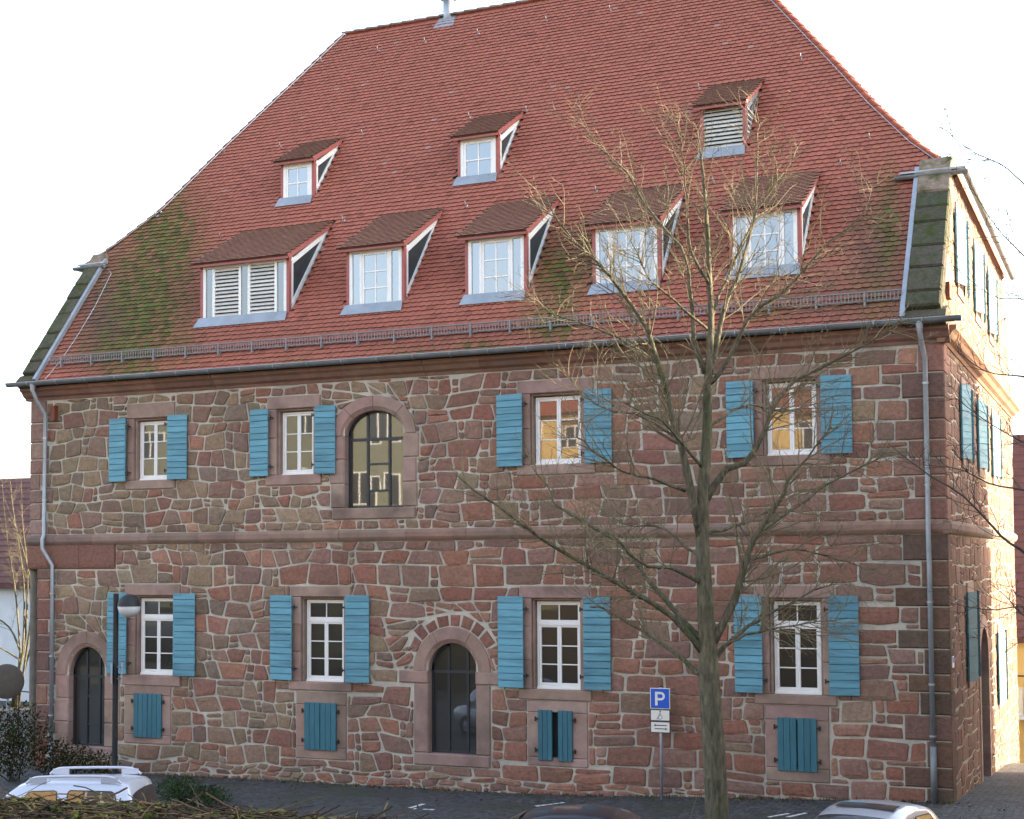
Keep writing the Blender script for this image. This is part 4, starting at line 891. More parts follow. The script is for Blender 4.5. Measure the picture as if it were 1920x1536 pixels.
# ------------------------------------------------------------------ DORMERS
DV = np.array([0, 1, SLP])/math.hypot(1, SLP); DN = np.array([0, -SLP, 1])/math.hypot(1, SLP)
def slats(parent, x0, x1, y, z0, z1, n):
    for i in range(n):
        z = z0+(z1-z0)*(i+.5)/n; mb = MB(); h = (z1-z0)/n
        mb.prism([(x0, y-.01, z-h*.42), (x0, y-.018, z-h*.30), (x0, y+.05, z+h*.42), (x0, y+.058, z+h*.3)], (x1-x0, 0, 0)); mb.build('slat', M['louver'], parent)
for (x0, x1, y, z0, zt, kd) in DOR:
    y1 = dback(y, zt)                       # where wall top line meets the roof
    p = .075
    mb = MB()                               # red posts and head
    mb.box(x0-p, x0, y-.01, y+.12, z0-.1, zt); mb.box(x1, x1+p, y-.01, y+.12, z0-.1, zt); mb.box(x0-p, x1+p, y-.012, y+.11, zt-.02, zt+.06)
    d = mb.build('dormer', M['trim'], house)
    # white frame
    fr = .085; mb = MB(); yy = y+.0
    mb.box(x0, x0+fr, yy, yy+.08, z0, zt-.02); mb.box(x1-fr, x1, yy, yy+.08, z0, zt-.02); mb.box(x0+fr, x1-fr, yy+.002, yy+.08, z0, z0+fr*1.3); mb.box(x0+fr, x1-fr, yy+.002, yy+.08, zt-.02-fr, zt-.02)
    mb.box(x0-.02, x1+.02, yy-.07, yy+.02, z0-.07, z0+.005)
    a, b, c0, c1 = x0+fr, x1-fr, z0+fr*1.3, zt-.02-fr; gm = M['roofglass']
    if kd == 'win':
        sw = .2
        for (e0, e1) in ((a+sw, a+sw+.06), (b-sw-.06, b-sw)): mb.box(e0, e1, yy, yy+.08, c0, c1)
        mb.build('frame', M['white'], d)
        pane_obj(d, a, a+sw, c0, c1, yy+.03, gm); pane_obj(d, b-sw, b, c0, c1, yy+.03, gm); casement(d, a+sw+.06, b-sw-.06, c0, c1, yy+.008, 2, 3, gm, .06, .034)
    elif kd == 'small':
        mb.build('frame', M['white'], d); casement(d, a, b, c0, c1, yy+.008, 2, 2, gm, .065, .034)
    elif kd == 'louvre2':
        sw = .20; m_ = (a+b)/2; cuts = [(a+sw, a+sw+.07), (m_-.17, m_-.10), (m_+.10, m_+.17), (b-sw-.07, b-sw)]
        for e0, e1 in cuts: mb.box(e0, e1, yy, yy+.08, c0, c1)
        mb.build('frame', M['white'], d)
        for e0, e1 in ((a, a+sw), (m_-.1, m_+.1), (b-sw, b)): pane_obj(d, e0, e1, c0, c1, yy+.03, M['glass'])
        for e0, e1 in ((a+sw+.07, m_-.17), (m_+.17, b-sw-.07)): slats(d, e0, e1, yy+.01, c0, c1, 14); k2 = MB(); k2.box(e0, e1, yy+.085, yy+.1, c0, c1); k2.build('louvre_back', M['cheek'], d)
    else:
        mb = MB(); mb.box(x0, x1, y+.11, y+.13, z0, zt-.02); mb.build('louvre_back', M['cheek'], d); slats(d, x0, x1, y+.02, z0+.02, zt-.03, 12)
    # zinc sill flashing lying on the tiles
    mb = MB(); q = np.array([0, y-.02, roofz(y-.02)]); o = q+RN*.085
    mb.prism([o+U_*(x0-.13)-RV*.24, o+U_*(x1+.1)-RV*.24, o+U_*(x1+.05)+RV*.05+np.array([0, 0, .03]), o+U_*(x0-.08)+RV*.05+np.array([0, 0, .03])], RN*.012); mb.box(x0-.08, x1+.05, y-.055, y-.012, roofz(y)-.1, z0-.07); mb.build('flashing', M['zinc'], d)
    # cheeks: dark triangle with white border
    for s, xx in ((-1, x0-p), (1, x1+p)):
        zb = roofz(y+.10)
        A_, B_, C_ = (y+.10, zb-.02), (y+.10, zt+.02), (y1+.02, zt+.02+SLP*(y1+.02-y)-.02)
        mb = MB(); mb.prism([(xx-s*.03, A_[0], A_[1]), (xx-s*.03, B_[0], B_[1]), (xx-s*.03, C_[0], C_[1])], (-s*.03, 0, 0))
        ck = mb.build('cheek', M['cheek'], d)
        mb = MB()
        def rail(P, Q, w, dx):
            P = np.array([xx, *P]); Q = np.array([xx, *Q]); t = Q-P; L = np.linalg.norm(t); t /= L; nn = np.array([0, -t[2], t[1]]); 
            mb.obox((P+Q)/2+U_*s*dx, U_, t, nn, .018, L/2, w/2)
        rail((A_[0]+.04, A_[1]), (B_[0]+.04, B_[1]), .075, -.012); rail((B_[0], B_[1]-.13), (C_[0]-.16, C_[1]-.16), .12, -.004); rail((A_[0]+.03, A_[1]+.16), (C_[0]-.1, C_[1]-.06), .11, -.006)
        mb.build('cheek_frame', M['white'] if kd != 'louvre' else M['zinc'], ck)
        if kd == 'louvre':
            for i in range(7):
                t = (i+.6)/7.4; zz = A_[1]+(B_[1]-A_[1])*t; ye = A_[0]+(C_[0]-A_[0])*t*.8; b_ = MB(); b_.obox((xx-s*.0, (A_[0]+ye)/2, zz), U_, (0, 1, 0), (0, 0, 1), .02, max(.03, (ye-A_[0])/2), .02); b_.build('cheek_slat', M['louver'], ck)
    # roof slab, fascia, verge boards, tiles
    oy = y-.17; oz = zt+.115+SLP*(oy-y); rx0, rx1 = x0-p-.13, x1+p+.06; ye = dback(oy, oz)+.0; Ls = (ye-oy)*math.hypot(1, SLP)
    o = np.array([0, oy, oz]); mb = MB()
    mb.prism([o+U_*rx0, o+U_*rx1, o+U_*rx1+DV*(Ls+.05), o+U_*rx0+DV*(Ls+.05)], -DN*.035, (.13, .06, .04)); rf = mb.build('dormer_roof', M['tile'], d)
    mb = MB(); mb.box(rx0+.02, rx1-.01, oy+.012, oy+.035, oz-.085, oz-.03); mb.build('fascia', M['trim'], rf)
    for xx, ex in ((rx0, .012), (rx1, -.012)):
        mb = MB(); mb.obox(o+U_*(xx+ex)+DV*(Ls-.02)/2-DN*.045, U_, DV, DN, .014, (Ls-.05)/2, .06); mb.build('verge_board', M['trim'], rf)
    mb = MB(); vv = -.03; rw = 0
    while vv < Ls+.1:
        x = rx0+.02+(rw % 2)*TW/2
        ext = 0 if vv < Ls-.12 else .0
        while x < rx1+.02:
            if x-TW*.3 > rx0-.06 and x+TW*.3 < rx1+.1:
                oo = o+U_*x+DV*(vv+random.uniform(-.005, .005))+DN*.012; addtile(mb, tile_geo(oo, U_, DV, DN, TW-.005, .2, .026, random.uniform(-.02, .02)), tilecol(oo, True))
            x += TW
        vv += .115; rw += 1
    mb.build('dormer_tiles', M['tile'], rf, kind='stuff')
# ------------------------------------------------------------------ TREES
def wig(P0, d, L, n, amp, trop=0., rnd=random):
    P = [np.array(P0, float)]; d = np.array(d, float); d /= np.linalg.norm(d)
    for i in range(n):
        d = d+np.array([rnd.gauss(0, amp), rnd.gauss(0, amp), rnd.gauss(0, amp)+trop]); d /= np.linalg.norm(d); P.append(P[-1]+d*L/n)
    return P
def rnd_dir(t, ang):
    a = np.cross(t, [random.gauss(0, 1), random.gauss(0, 1), random.gauss(0, 1)]); a /= np.linalg.norm(a)+1e-9; return t*math.cos(ang)+a*math.sin(ang)
def along(P, s):
    P = np.array(P); seg = np.linalg.norm(np.diff(P, axis=0), axis=1); cum = np.concatenate([[0], np.cumsum(seg)]); q = s*cum[-1]
    i = min(len(seg)-1, max(0, int(np.searchsorted(cum, q)-1))); t = (P[i+1]-P[i])/(seg[i]+1e-9); return P[i]+t*(q-cum[i]), t, cum[-1]
def smoothline(P, n):
    P = np.array(P, float); m = len(P); out = []
    t = np.linspace(0, m-1, n)
    for q in t:
        i = min(m-2, int(q)); f = q-i; p0, p1, p2, p3 = P[max(0, i-1)], P[i], P[i+1], P[min(m-1, i+2)]
        out.append(.5*((2*p1)+(-p0+p2)*f+(2*p0-5*p1+4*p2-p3)*f*f+(-p0+3*p1-3*p2+p3)*f**3))
    return out
def twig_out(tw, P, r, lvl, dens, L0, up=.03):
    _, _, tot = along(P, 0); n = max(1, int(tot*dens)); 
    for i in range(n):
        s = random.uniform(.12 if lvl else .22, 1.); p, t, _ = along(P, s); L = L0*random.uniform(.45, 1.15)*(1.15-.75*s)
        d = rnd_dir(t, math.radians(random.uniform(28, 62))); d[2] += .15
        k = 5 if lvl == 0 else (4 if lvl == 1 else 2); rr = max(.0042, r*(.55 if lvl == 0 else .6)*(1-.4*s))
        Q = wig(p, d, L, k, .13, up); tw.tube(Q, [rr*(1-.72*j/k) for j in range(k+1)], 4 if lvl == 0 else 3, cap=False)
        if lvl < 2: twig_out(tw, Q, rr, lvl+1, (5.0, 6.0)[lvl], L0*(.40 if lvl == 0 else .34), up)
DEPT = 23.0
TX, TY = atd(1345, 1536, DEPT)[:2]; TB = np.array([TX, TY, gz(TX, TY)])
tree = thing('bare_tree', 'tall bare deciduous tree with olive bark standing in front of the stone house', 'tree', tuple(TB))
def loc(p): return np.array(p)-TB
def limb(px, r0, r1, k, n=14, dep=DEPT):
    pts = []; x0 = px[0][0]
    acc = 0.
    for i, (x, y) in enumerate(px):
        acc = abs(x-x0)/115.+abs(px[0][1]-y)/115.*.35
        pts.append(loc(atd(x, y, dep+k*acc)))
    P = smoothline(pts, n); P = [p+np.array([random.gauss(0, .012) for _ in range(3)])*(0 if i in (0,) else 1) for i, p in enumerate(P)]
    return P, [r0+(r1-r0)*(i/(n-1))**.8 for i in range(n)]
tr_px = [(1349, 1640), (1345, 1536), (1338, 1400), (1331, 1300), (1326, 1190), (1320, 1080), (1317, 1010), (1319, 911), (1326, 817), (1327, 720), (1333, 622), (1331, 537), (1327, 440), (1322, 370), (1315, 300), (1308, 250)]
TP = smoothline([loc(atd(x, y, DEPT)) for x, y in tr_px], 46); TP[0] = np.array([TP[0][0], TP[0][1], -.1])
hh = [p[2] for p in TP]; TR = [.92*float(np.interp(z, [-.1, .25, .9, 2.6, 3.6, 4.6, 6.2, 7.6, 9., 10.3, 11.6, 12.6], [.30, .235, .205, .19, .160, .132, .104, .074, .052, .034, .018, .006])) for z in hh]
mb = MB(); mb.tube(TP, TR, 14); mb.build('trunk', M['bark'], tree, smooth=True)
LIMBS = [
 ([(1318, 1268), (1232, 1202), (1148, 1150), (1106, 1136)], .05, .012, .5),
 ([(1318, 1225), (1256, 1150), (1148, 1089), (1045, 1028), (975, 981), (900, 925), (857, 892)], .062, .008, -.25),
 ([(1316, 1200), (1242, 1122), (1172, 1028), (1101, 981), (1045, 948), (1026, 911), (998, 878)], .055, .008, .3),
 ([(1318, 1100), (1270, 1070), (1204, 1056), (1148, 1009), (1064, 962)], .045, .008, -.6),
 ([(1317, 1020), (1294, 925), (1279, 840), (1261, 786), (1233, 678), (1209, 608), (1167, 547), (1120, 491), (1054, 425), (1017, 355)], .085, .007, -.15),
 ([(1284, 920), (1223, 897), (1176, 887), (1125, 855), (1085, 820)], .034, .007, -.7),
 ([(1323, 700), (1303, 640), (1293, 556), (1284, 481), (1223, 406), (1167, 312), (1120, 275), (1092, 233)], .05, .005, .2),
 ([(1331, 537), (1293, 462), (1289, 355), (1270, 228)], .034, .005, -.3),
 ([(1335, 1240), (1382, 1192), (1430, 1159), (1500, 1122), (1570, 1089)], .05, .009, .4),
 ([(1336, 1235), (1373, 1200), (1453, 1178), (1589, 1159)], .036, .006, -.3),
 ([(1332, 1215), (1373, 1131), (1397, 1052), (1425, 990), (1467, 934), (1476, 901), (1514, 855), (1560, 800)], .078, .007, -.2),
 ([(1420, 1000), (1476, 962), (1547, 911), (1617, 873), (1690, 850)], .04, .006, .3),
 ([(1326, 1002), (1406, 976), (1467, 939), (1530, 915)], .036, .007, .8),
 ([(1322, 940), (1359, 883), (1415, 850), (1443, 786), (1476, 725), (1551, 683), (1640, 636), (1697, 589)], .066, .006, -.1),
 ([(1327, 716), (1359, 575), (1383, 519), (1411, 425), (1425, 387), (1490, 294)], .055, .005, .15),
 ([(1330, 720), (1368, 669), (1411, 589), (1476, 542), (1542, 462), (1617, 402), (1636, 340)], .048, .005, -.35),
 ([(1331, 600), (1355, 540), (1395, 450), (1415, 397), (1420, 300), (1421, 223)], .034, .005, .5),
 ([(1233, 678), (1170, 640), (1110, 612), (1040, 590), (990, 560)], .026, .006, .4),
 ([(1275, 820), (1200, 780), (1120, 760), (1060, 700)], .028, .006, .3),
 ([(1320, 880), (1250, 800), (1200, 770), (1150, 742)], .03, .006, -.9),
 ([(1330, 800), (1400, 760), (1480, 770), (1560, 745)], .03, .006, .7),
 ([(1397, 1052), (1480, 1030), (1560, 1046), (1640, 1070)], .03, .006, .5),
 ([(1319, 1050), (1240, 990), (1180, 985), (1100, 935)], .03, .006, .9),
 ([(1330, 620), (1260, 560), (1215, 520), (1180, 440)], .026, .005, -.7)]
tw = MB()
for px, r0, r1, k in LIMBS:
    P, R = limb(px, r0, r1, k); mb = MB(); mb.tube(P, R, 8); mb.build('branch', M['bark'], tree, smooth=True)
    twig_out(tw, P, max(.022, r0*.42), 0, 8.2, 1.75)
twig_out(tw, TP[22:], .022, 0, 6, 1.3)
tw.build('twigs', M['twig'], tree, kind='stuff'); print('tree faces', len(tw.f))
# tree whose branches reach in from the right
rt_dep = 17.; RTB = atd(2110, 1500, rt_dep); RTB = np.array([RTB[0], RTB[1], gz(RTB[0], RTB[1])])
tree2 = thing('bare_tree', 'dark slender bare tree whose thin branches reach across the corner of the gable wall', 'tree', tuple(RTB))
def loc2(p): return np.array(p)-RTB
tp2 = [np.array([0, 0, -.1]), np.array([.02, .03, 1.2]), np.array([-.05, .05, 2.6]), np.array([.02, .0, 4.2]), np.array([-.02, .1, 6.]), np.array([.05, .05, 8.]), np.array([-.05, 0, 9.8])]
mb = MB(); mb.tube(smoothline(tp2, 20), [.19-.17*i/19 for i in range(20)], 10); mb.build('trunk', M['bark'], tree2, smooth=True)
tw = MB()
for px, r0, k in [([(2108, 1180), (1990, 1100), (1920, 1035), (1884, 1012), (1850, 975), (1800, 925), (1740, 890), (1665, 832)], .038, -.1), ([(2108, 1010), (2000, 940), (1920, 919), (1858, 908), (1800, 880), (1730, 872)], .03, .2),
  ([(2108, 760), (2000, 720), (1921, 706), (1850, 697), (1790, 655)], .025, -.3), ([(2108, 1230), (2000, 1165), (1920, 1138), (1854, 1144), (1770, 1128)], .026, .3), ([(2110, 480), (2010, 420), (1920, 345), (1880, 310), (1820, 282), (1756, 232)], .02, .2),
  ([(2110, 620), (1990, 545), (1920, 480), (1860, 415), (1805, 320)], .02, -.2), ([(2110, 660), (2000, 590), (1920, 562), (1860, 555), (1790, 500)], .02, .4), ([(2108, 1260), (1990, 1190), (1920, 1155), (1888, 1120), (1856, 1094)], .02, -.4), ([(2110, 930), (2000, 860), (1920, 830), (1850, 790), (1790, 745)], .022, .1)]:
    P = smoothline([loc2(atd(x, y, rt_dep+k*(2108-x)/157.)) for x, y in px], 14); mb = MB(); mb.tube(P, [r0*.62*(1-.75*i/13) for i in range(14)], 6); mb.build('branch', M['darktwig'], tree2, smooth=True)
    twig_out(tw, P[3:], r0*.3, 0, 9, .9)
tw.build('twigs', M['darktwig'], tree2, kind='stuff')
# small multi-stemmed tree by the left neighbour
LB = atd(28, 1330, 52.); LB = np.array([LB[0], LB[1], gz(LB[0], LB[1])]); tree3 = thing('bare_tree', 'small multi-stemmed bare tree in front of the white neighbouring house', 'tree', tuple(LB)); tw = MB()
for px in [[(40, 1250), (30, 1120), (12, 1000), (4, 905)], [(42, 1250), (45, 1100), (25, 960), (18, 895)], [(44, 1250), (52, 1090), (42, 980), (40, 900)], [(46, 1250), (60, 1120), (40, 1020), (10, 940)], [(44, 1240), (20, 1180), (-20, 1150), (-60, 1120)], [(46, 1250), (68, 1180), (72, 1120), (66, 1060)], [(42, 1240), (0, 1215), (-50, 1200)]]:
    P = smoothline([np.array(atd(x, y, 52.+random.uniform(-.6, .6)))-LB for x, y in px], 12); P[0] = np.array([random.uniform(-.15, .15), random.uniform(-.15, .15), -.05]); mb = MB(); mb.tube(P, [.045*(1-.85*i/11) for i in range(12)], 6); mb.build('stem', M['bark'], tree3, smooth=True); twig_out(tw, P[2:], .018, 0, 3.6, 1.3)
tw.build('twigs', M['twig'], tree3, kind='stuff')
# ------------------------------------------------------------------ shrubs
def leafcloud(mb, c, rx, ry, rz, n, size, cols, flat=.6):
    for _ in range(n):
        v = np.array([random.gauss(0, 1) for _ in range(3)]); v /= np.linalg.norm(v); rr = random.random()**.4; p = np.array(c)+v*rr*np.array([rx, ry, rz])
        if p[2] < 0.02: continue
        a = rnd_dir(np.array([0, 0, 1.]), random.uniform(.2, 1.5)); b = np.cross(a, v+np.array([.1, .2, .3])); b /= np.linalg.norm(b)+1e-9; s = size*random.uniform(.6, 1.3); s2 = s*flat
        mb.add([p-a*s*.1, p+b*s2*.5+a*s*.45, p+a*s, p-b*s2*.5+a*s*.45], [(0, 1, 2, 3)], jit(random.choice(cols), .3))
def shrub(name, label, loc_, clouds, size, cols, flat, stems=9, h=.7):
    g = gz(loc_[0], loc_[1]); t = thing(name, label, 'shrub', (loc_[0], loc_[1], g)); mb = MB()
    for c in clouds: leafcloud(mb, *c, size, cols, flat)
    mb.build('foliage', M['leaf'], t, kind='stuff')
    mb = MB()
    for _ in range(stems): q = wig((random.uniform(-.12, .12), random.uniform(-.12, .12), -.03), (random.uniform(-.7, .7), random.uniform(-.7, .7), 1), h*random.uniform(.7, 1.1), 5, .12); mb.tube(q, [.016*(1-.15*i) for i in range(6)], 5)
    mb.build('stems', M['darktwig'], t, kind='stuff')
sp = onZ(355, 1512, -.4)
shrub('low_shrub', 'low dark green spreading shrub on the cobbles beside the silver off-roader', (sp[0], sp[1]), [((-.25, 0, .32), .55, .5, .34, 1500, .0+.085), ] if False else [((-.25, 0, .3), .55, .5, .32, 1500), ((.45, .1, .2), .55, .45, .24, 1100)], .085, [(.02, .042, .016), (.03, .055, .02), (.045, .07, .025)], .25)
for (x, y, lb, cl, h) in [(25, 1440, 'loose shrub with dull green leaves in front of the round mirror post', [((0, 0, 1.0), 1.1, .8, .95, 2600)], 1.5), (120, 1440, 'low thin shrub with brownish leaves under the first arched window', [((0, 0, .5), .8, .6, .55, 1100), ((.9, .1, .4), .6, .5, .4, 500)], .9)]:
    q = onZ(x, y+25, -.44); shrub('leafy_shrub', lb, (q[0], q[1]), cl, .075, [(.02, .028, .009), (.028, .034, .011), (.04, .029, .012), (.048, .026, .013), (.016, .024, .008)], .6, 14, h)
# ------------------------------------------------------------------ garden wall with dry vines
gwl = MB(); gwl.box(-6, 45, -22.35, -21.85, -.6, 3.16, None, .03)
gwall = gwl.build('garden_wall', M['ivywall']); gwall['label'] = 'retaining garden wall below the terrace, its top buried under dry vines'; gwall['category'] = 'wall'
vb = thing('dry_vines', 'heap of dry brown vine stems and moss lying along the garden wall top', 'vines', (18, -22.1, 3.16))
mb = MB(); n = 90; 
HPX = [(-200, 1478), (0, 1486), (200, 1492), (400, 1502), (600, 1517), (800, 1538), (1000, 1575)]; HP = [onY(x, y, -22.1)-np.array([18, -22.1, 3.16]) for x, y in HPX]
def hump(x): return max(.02, float(np.interp(x, [p[0] for p in HP], [p[2] for p in HP]))-.085+.012*math.sin(x*7.3)+.012*math.sin(x*17.1+1))
vs = []; xs_ = np.linspace(-9, 6.2, n)
for x in xs_:
    h = hump(x)
    for k in range(9): q = math.pi*k/8; vs.append((x, .36*math.cos(q), h*math.sin(q)+random.uniform(-.012, .012)*(0 < k < 8)-.01))
mb.add(vs, [(i*9+k, i*9+k+1, (i+1)*9+k+1, (i+1)*9+k) for i in range(n-1) for k in range(8)]); mb.build('moss_cushion', M['moss'], vb, smooth=True)
mb = MB(); VC = [(.05, .031, .018), (.075, .048, .028), (.032, .021, .014), (.13, .095, .055), (.028, .019, .013), (.045, .042, .017)]
for _ in range(2600):
    x = random.uniform(-1, 6.0); hx = hump(x); y = random.uniform(-.34, .36); z = hx*math.sqrt(max(0, 1-(y/.4)**2))+random.uniform(-.01, .016)
    L = random.uniform(.08, .38); Q = wig((x, y, z), (random.choice([-1, 1]), random.gauss(0, .35), random.gauss(.0, .06)), L, 5, .12, -.015); mb.tube(Q, [random.choice([.002, .003, .003, .004, .006])]*6, 4, jit(random.choice(VC), .25), cap=False)
for _ in range(40):
    x = random.uniform(1, 5.4); hx = hump(x); Q = wig((x, random.uniform(-.2, .2), hx*.8), (random.gauss(0, .5), random.gauss(0, .3), .8), random.uniform(.05, .17), 5, .35, -.05); mb.tube(Q, [.0035*(1-.1*i) for i in range(6)], 4, jit((.16, .12, .07), .2), cap=False)
mb.build('vine_stems', M['straw'], vb, kind='stuff')
mb = MB()
for _ in range(4200):
    x = random.uniform(0, 5.6); hx = hump(x); y = random.uniform(-.36, .38); z = hx*math.sqrt(max(0, 1-(y/.4)**2))+random.uniform(0, .02); a = np.array([random.gauss(0, 1), random.gauss(0, 1), random.gauss(0, .4)]); a /= np.linalg.norm(a); b = np.cross(a, [random.gauss(0, .5), random.gauss(0, .5), 1]); s = random.uniform(.012, .035); p = np.array([x, y, z])
    mb.add([p-a*s, p+b*s*.6, p+a*s, p-b*s*.6], [(0, 1, 2, 3)], jit(random.choice([(.065, .075, .02), (.045, .06, .015), (.09, .06, .03), (.06, .036, .02), (.085, .095, .03)]), .3))
mb.build('leaf_litter', M['leaf'], vb, kind='stuff')
# dry sprig by the tree
q = onZ(1285, 1560, -.1); spg = thing('dry_sprig', 'single pale dry plant stalk beside the trunk of the big bare tree', 'plant', (q[0], q[1], gz(q[0], q[1]))); mb = MB()
P = smoothline([np.array([0, 0, -.03]), np.array([.15, 0, .45]), np.array([.28, .03, .8]), np.array([.52, .05, 1.05])], 9); mb.tube(P, [.012*(1-.08*i) for i in range(9)], 5); mb.build('stalk', M['louver'] if False else M['twig'], spg)
mb = MB(); mb.tube(wig(P[5], (1, 0, .1), .26, 4, .2, .12), .006, 4); mb.build('side_shoot', M['twig'], spg)
# ------------------------------------------------------------------ parking sign
b = onY(1241, 1493, -.35); gx, gy = b[0], -.35; gg = gz(gx, gy)
ps = thing('parking_sign', 'grey post with blue parking sign and two white plates before the stone wall', 'sign', (gx, gy, gg))
zt_ = onY(1238, 1290, gy)[2]-gg; sc_w = .42; SZ = {}
mb = MB(); mb.tube([(0, 0, -.05), (0, 0, zt_+.03)], .032, 12); mb.build('post', M['pole'], ps, smooth=True)
mb = MB(); mb.lathe([(.034, 0), (.034, .02), (.0, .035)], 10, (0, 0, zt_+.02)); mb.build('post_cap', M['plastic'], ps)
def plate(z0, z1, material, border, name, lab):
    mb = MB(); mb.box(-.215, .215, -.052, -.04, z0, z1, ch=.004); pl = mb.build(name, border, ps, label=lab); mb = MB(); mb.box(-.2, .2, -.055, -.0525, z0+.014, z1-.014); mb.build('field', material, pl); return pl
def ink(parent, polys, z0, y=-.0575, material='signwhite', name='symbol'):
    for P in polys: mb = MB(); mb.prism([(x, y, z0+z) for x, z in P], (0, .0022, 0)); mb.build(name, M[material], parent)
p1 = plate(zt_-.43, zt_, M['signblue'], M['signwhite'], 'parking_plate', 'blue plate with a white letter P')
ringo = [(.02+.088*math.sin(math.pi*i/10), .265-.088*math.cos(math.pi*i/10)+.0) for i in range(11)]; ringi = [(.02+.042*math.sin(math.pi*i/10), .265-.042*math.cos(math.pi*i/10)) for i in range(11)]
mb = MB(); zb = zt_-.43
mb.box(-.105, -.052, -.0575, -.0553, zb+.07, zb+.353); mb.box(-.052, .02, -.0575, -.0553, zb+.307, zb+.353); mb.box(-.052, .02, -.0575, -.0553, zb+.177, zb+.223)
for i in range(10): mb.prism([(x, -.0575, zb+z) for x, z in (ringo[i], ringo[i+1], ringi[i+1], ringi[i])], (0, .0022, 0))
mb.build('letter', M['signwhite'], p1)
p2 = plate(zt_-.68, zt_-.445, M['signwhite'], M['signblack'], 'disabled_plate', 'white plate with a black wheelchair symbol'); zb = zt_-.68
mb = MB(); mb.lathe([(.016, 0), (.016, .001)], 10, (0, 0, 0)); 
circ = lambda cx, cz, r, n=12: [(cx+r*math.cos(2*math.pi*i/n), cz+r*math.sin(2*math.pi*i/n)) for i in range(n)]
ink(p2, [circ(.0, .2, .016)], zb, material='signblack')
mb = MB()
def stroke(pts, w=.011):
    for (a, c), (d, e) in zip(pts, pts[1:]):
        L = math.hypot(d-a, e-c); nx, nz = -(e-c)/L*w/2, (d-a)/L*w/2; mb.prism([(a+nx, -.0575, zb+c+nz), (a-nx, -.0575, zb+c-nz), (d-nx, -.0575, zb+e-nz), (d+nx, -.0575, zb+e+nz)], (0, .0022, 0))
stroke([(0, .18), (.0, .105), (-.035, .105), (-.055, .04), (-.072, .045)], .013); stroke([(0, .145), (-.035, .145)], .009); stroke([(.0+.045*math.sin(a), .08+.045*math.cos(a)) for a in [.5+i*.42 for i in range(11)]], .008); mb.build('wheelchair_symbol', M['signblack'], p2)
p3 = plate(zt_-.925, zt_-.69, M['signwhite'], M['signblack'], 'arrow_plate', 'white plate with two opposed black arrows'); zb = zt_-.925
ink(p3, [[(-.14, .155), (-.095, .185), (-.105, .163), (.14, .163), (.14, .147), (-.105, .147), (-.095, .125)], [(.15, .085), (.105, .055), (.115, .077), (-.12, .077), (-.12, .093), (.115, .093), (.105, .115)]], zb, material='signblack', name='arrow')
for z in (zt_-.2, zt_-.56, zt_-.8): mb = MB(); mb.box(-.05, .05, -.042, .036, z-.015, z+.015); mb.build('clamp', M['steel'], ps)
# ------------------------------------------------------------------ street lamp
lx, ly = onY(215, 1440, -3.6)[0], -3.6; lg = gz(lx, ly); lt = onY(215, 1113, -3.6)[2]-lg
lamp = thing('street_lamp', 'dark slim street lamp with half dark half frosted globe head', 'street lamp', (lx, ly, lg))
mb = MB(); mb.tube([(0, 0, -.05), (0, 0, .5), (0, 0, .52), (0, 0, lt)], [.075, .075, .062, .058], 14); mb.build('pole', M['iron'], lamp, smooth=False)
gcx = onY(242, 1136, ly)[0]-lx; gz_ = onY(242, 1136, ly)[2]-lg; R_ = .245
mb = MB(); mb.lathe([(R_*1.03, -.01), (R_*1.03, .0)]+[(R_*1.02*math.cos(a), R_*1.02*math.sin(a)) for a in [i*math.pi/2/8 for i in range(9)]], 24, (gcx, 0, gz_)); hd = mb.build('lamp_hood', M['iron'], lamp, smooth=True)
mb = MB(); mb.lathe([(R_*math.cos(a), -R_*math.sin(a)) for a in [i*math.pi/2/8 for i in range(9)]], 24, (gcx, 0, gz_-.012)); mb.build('lamp_globe', M['globe'], lamp, smooth=True)
mb = MB(); mb.tube([(0, 0, gz_+.1), (gcx*.3, 0, gz_+.1)], .03, 8); mb.build('bracket', M['iron'], lamp)
for s in (-1, 1):
    z = onY(222, 1262, ly)[2]-lg; mb = MB(); mb.obox((.03+s*.085, s*.07, z), (.762, .648, 0), (-.648, .762, 0), (0, 0, 1), .012, .2, .22); pl = mb.build('side_board', M['pole'], lamp)
for dz in (-.12, .13): mb = MB(); mb.box(-.06, .15, -.02, .02, z+dz-.015, z+dz+.015); mb.build('board_clamp', M['steel'], lamp)
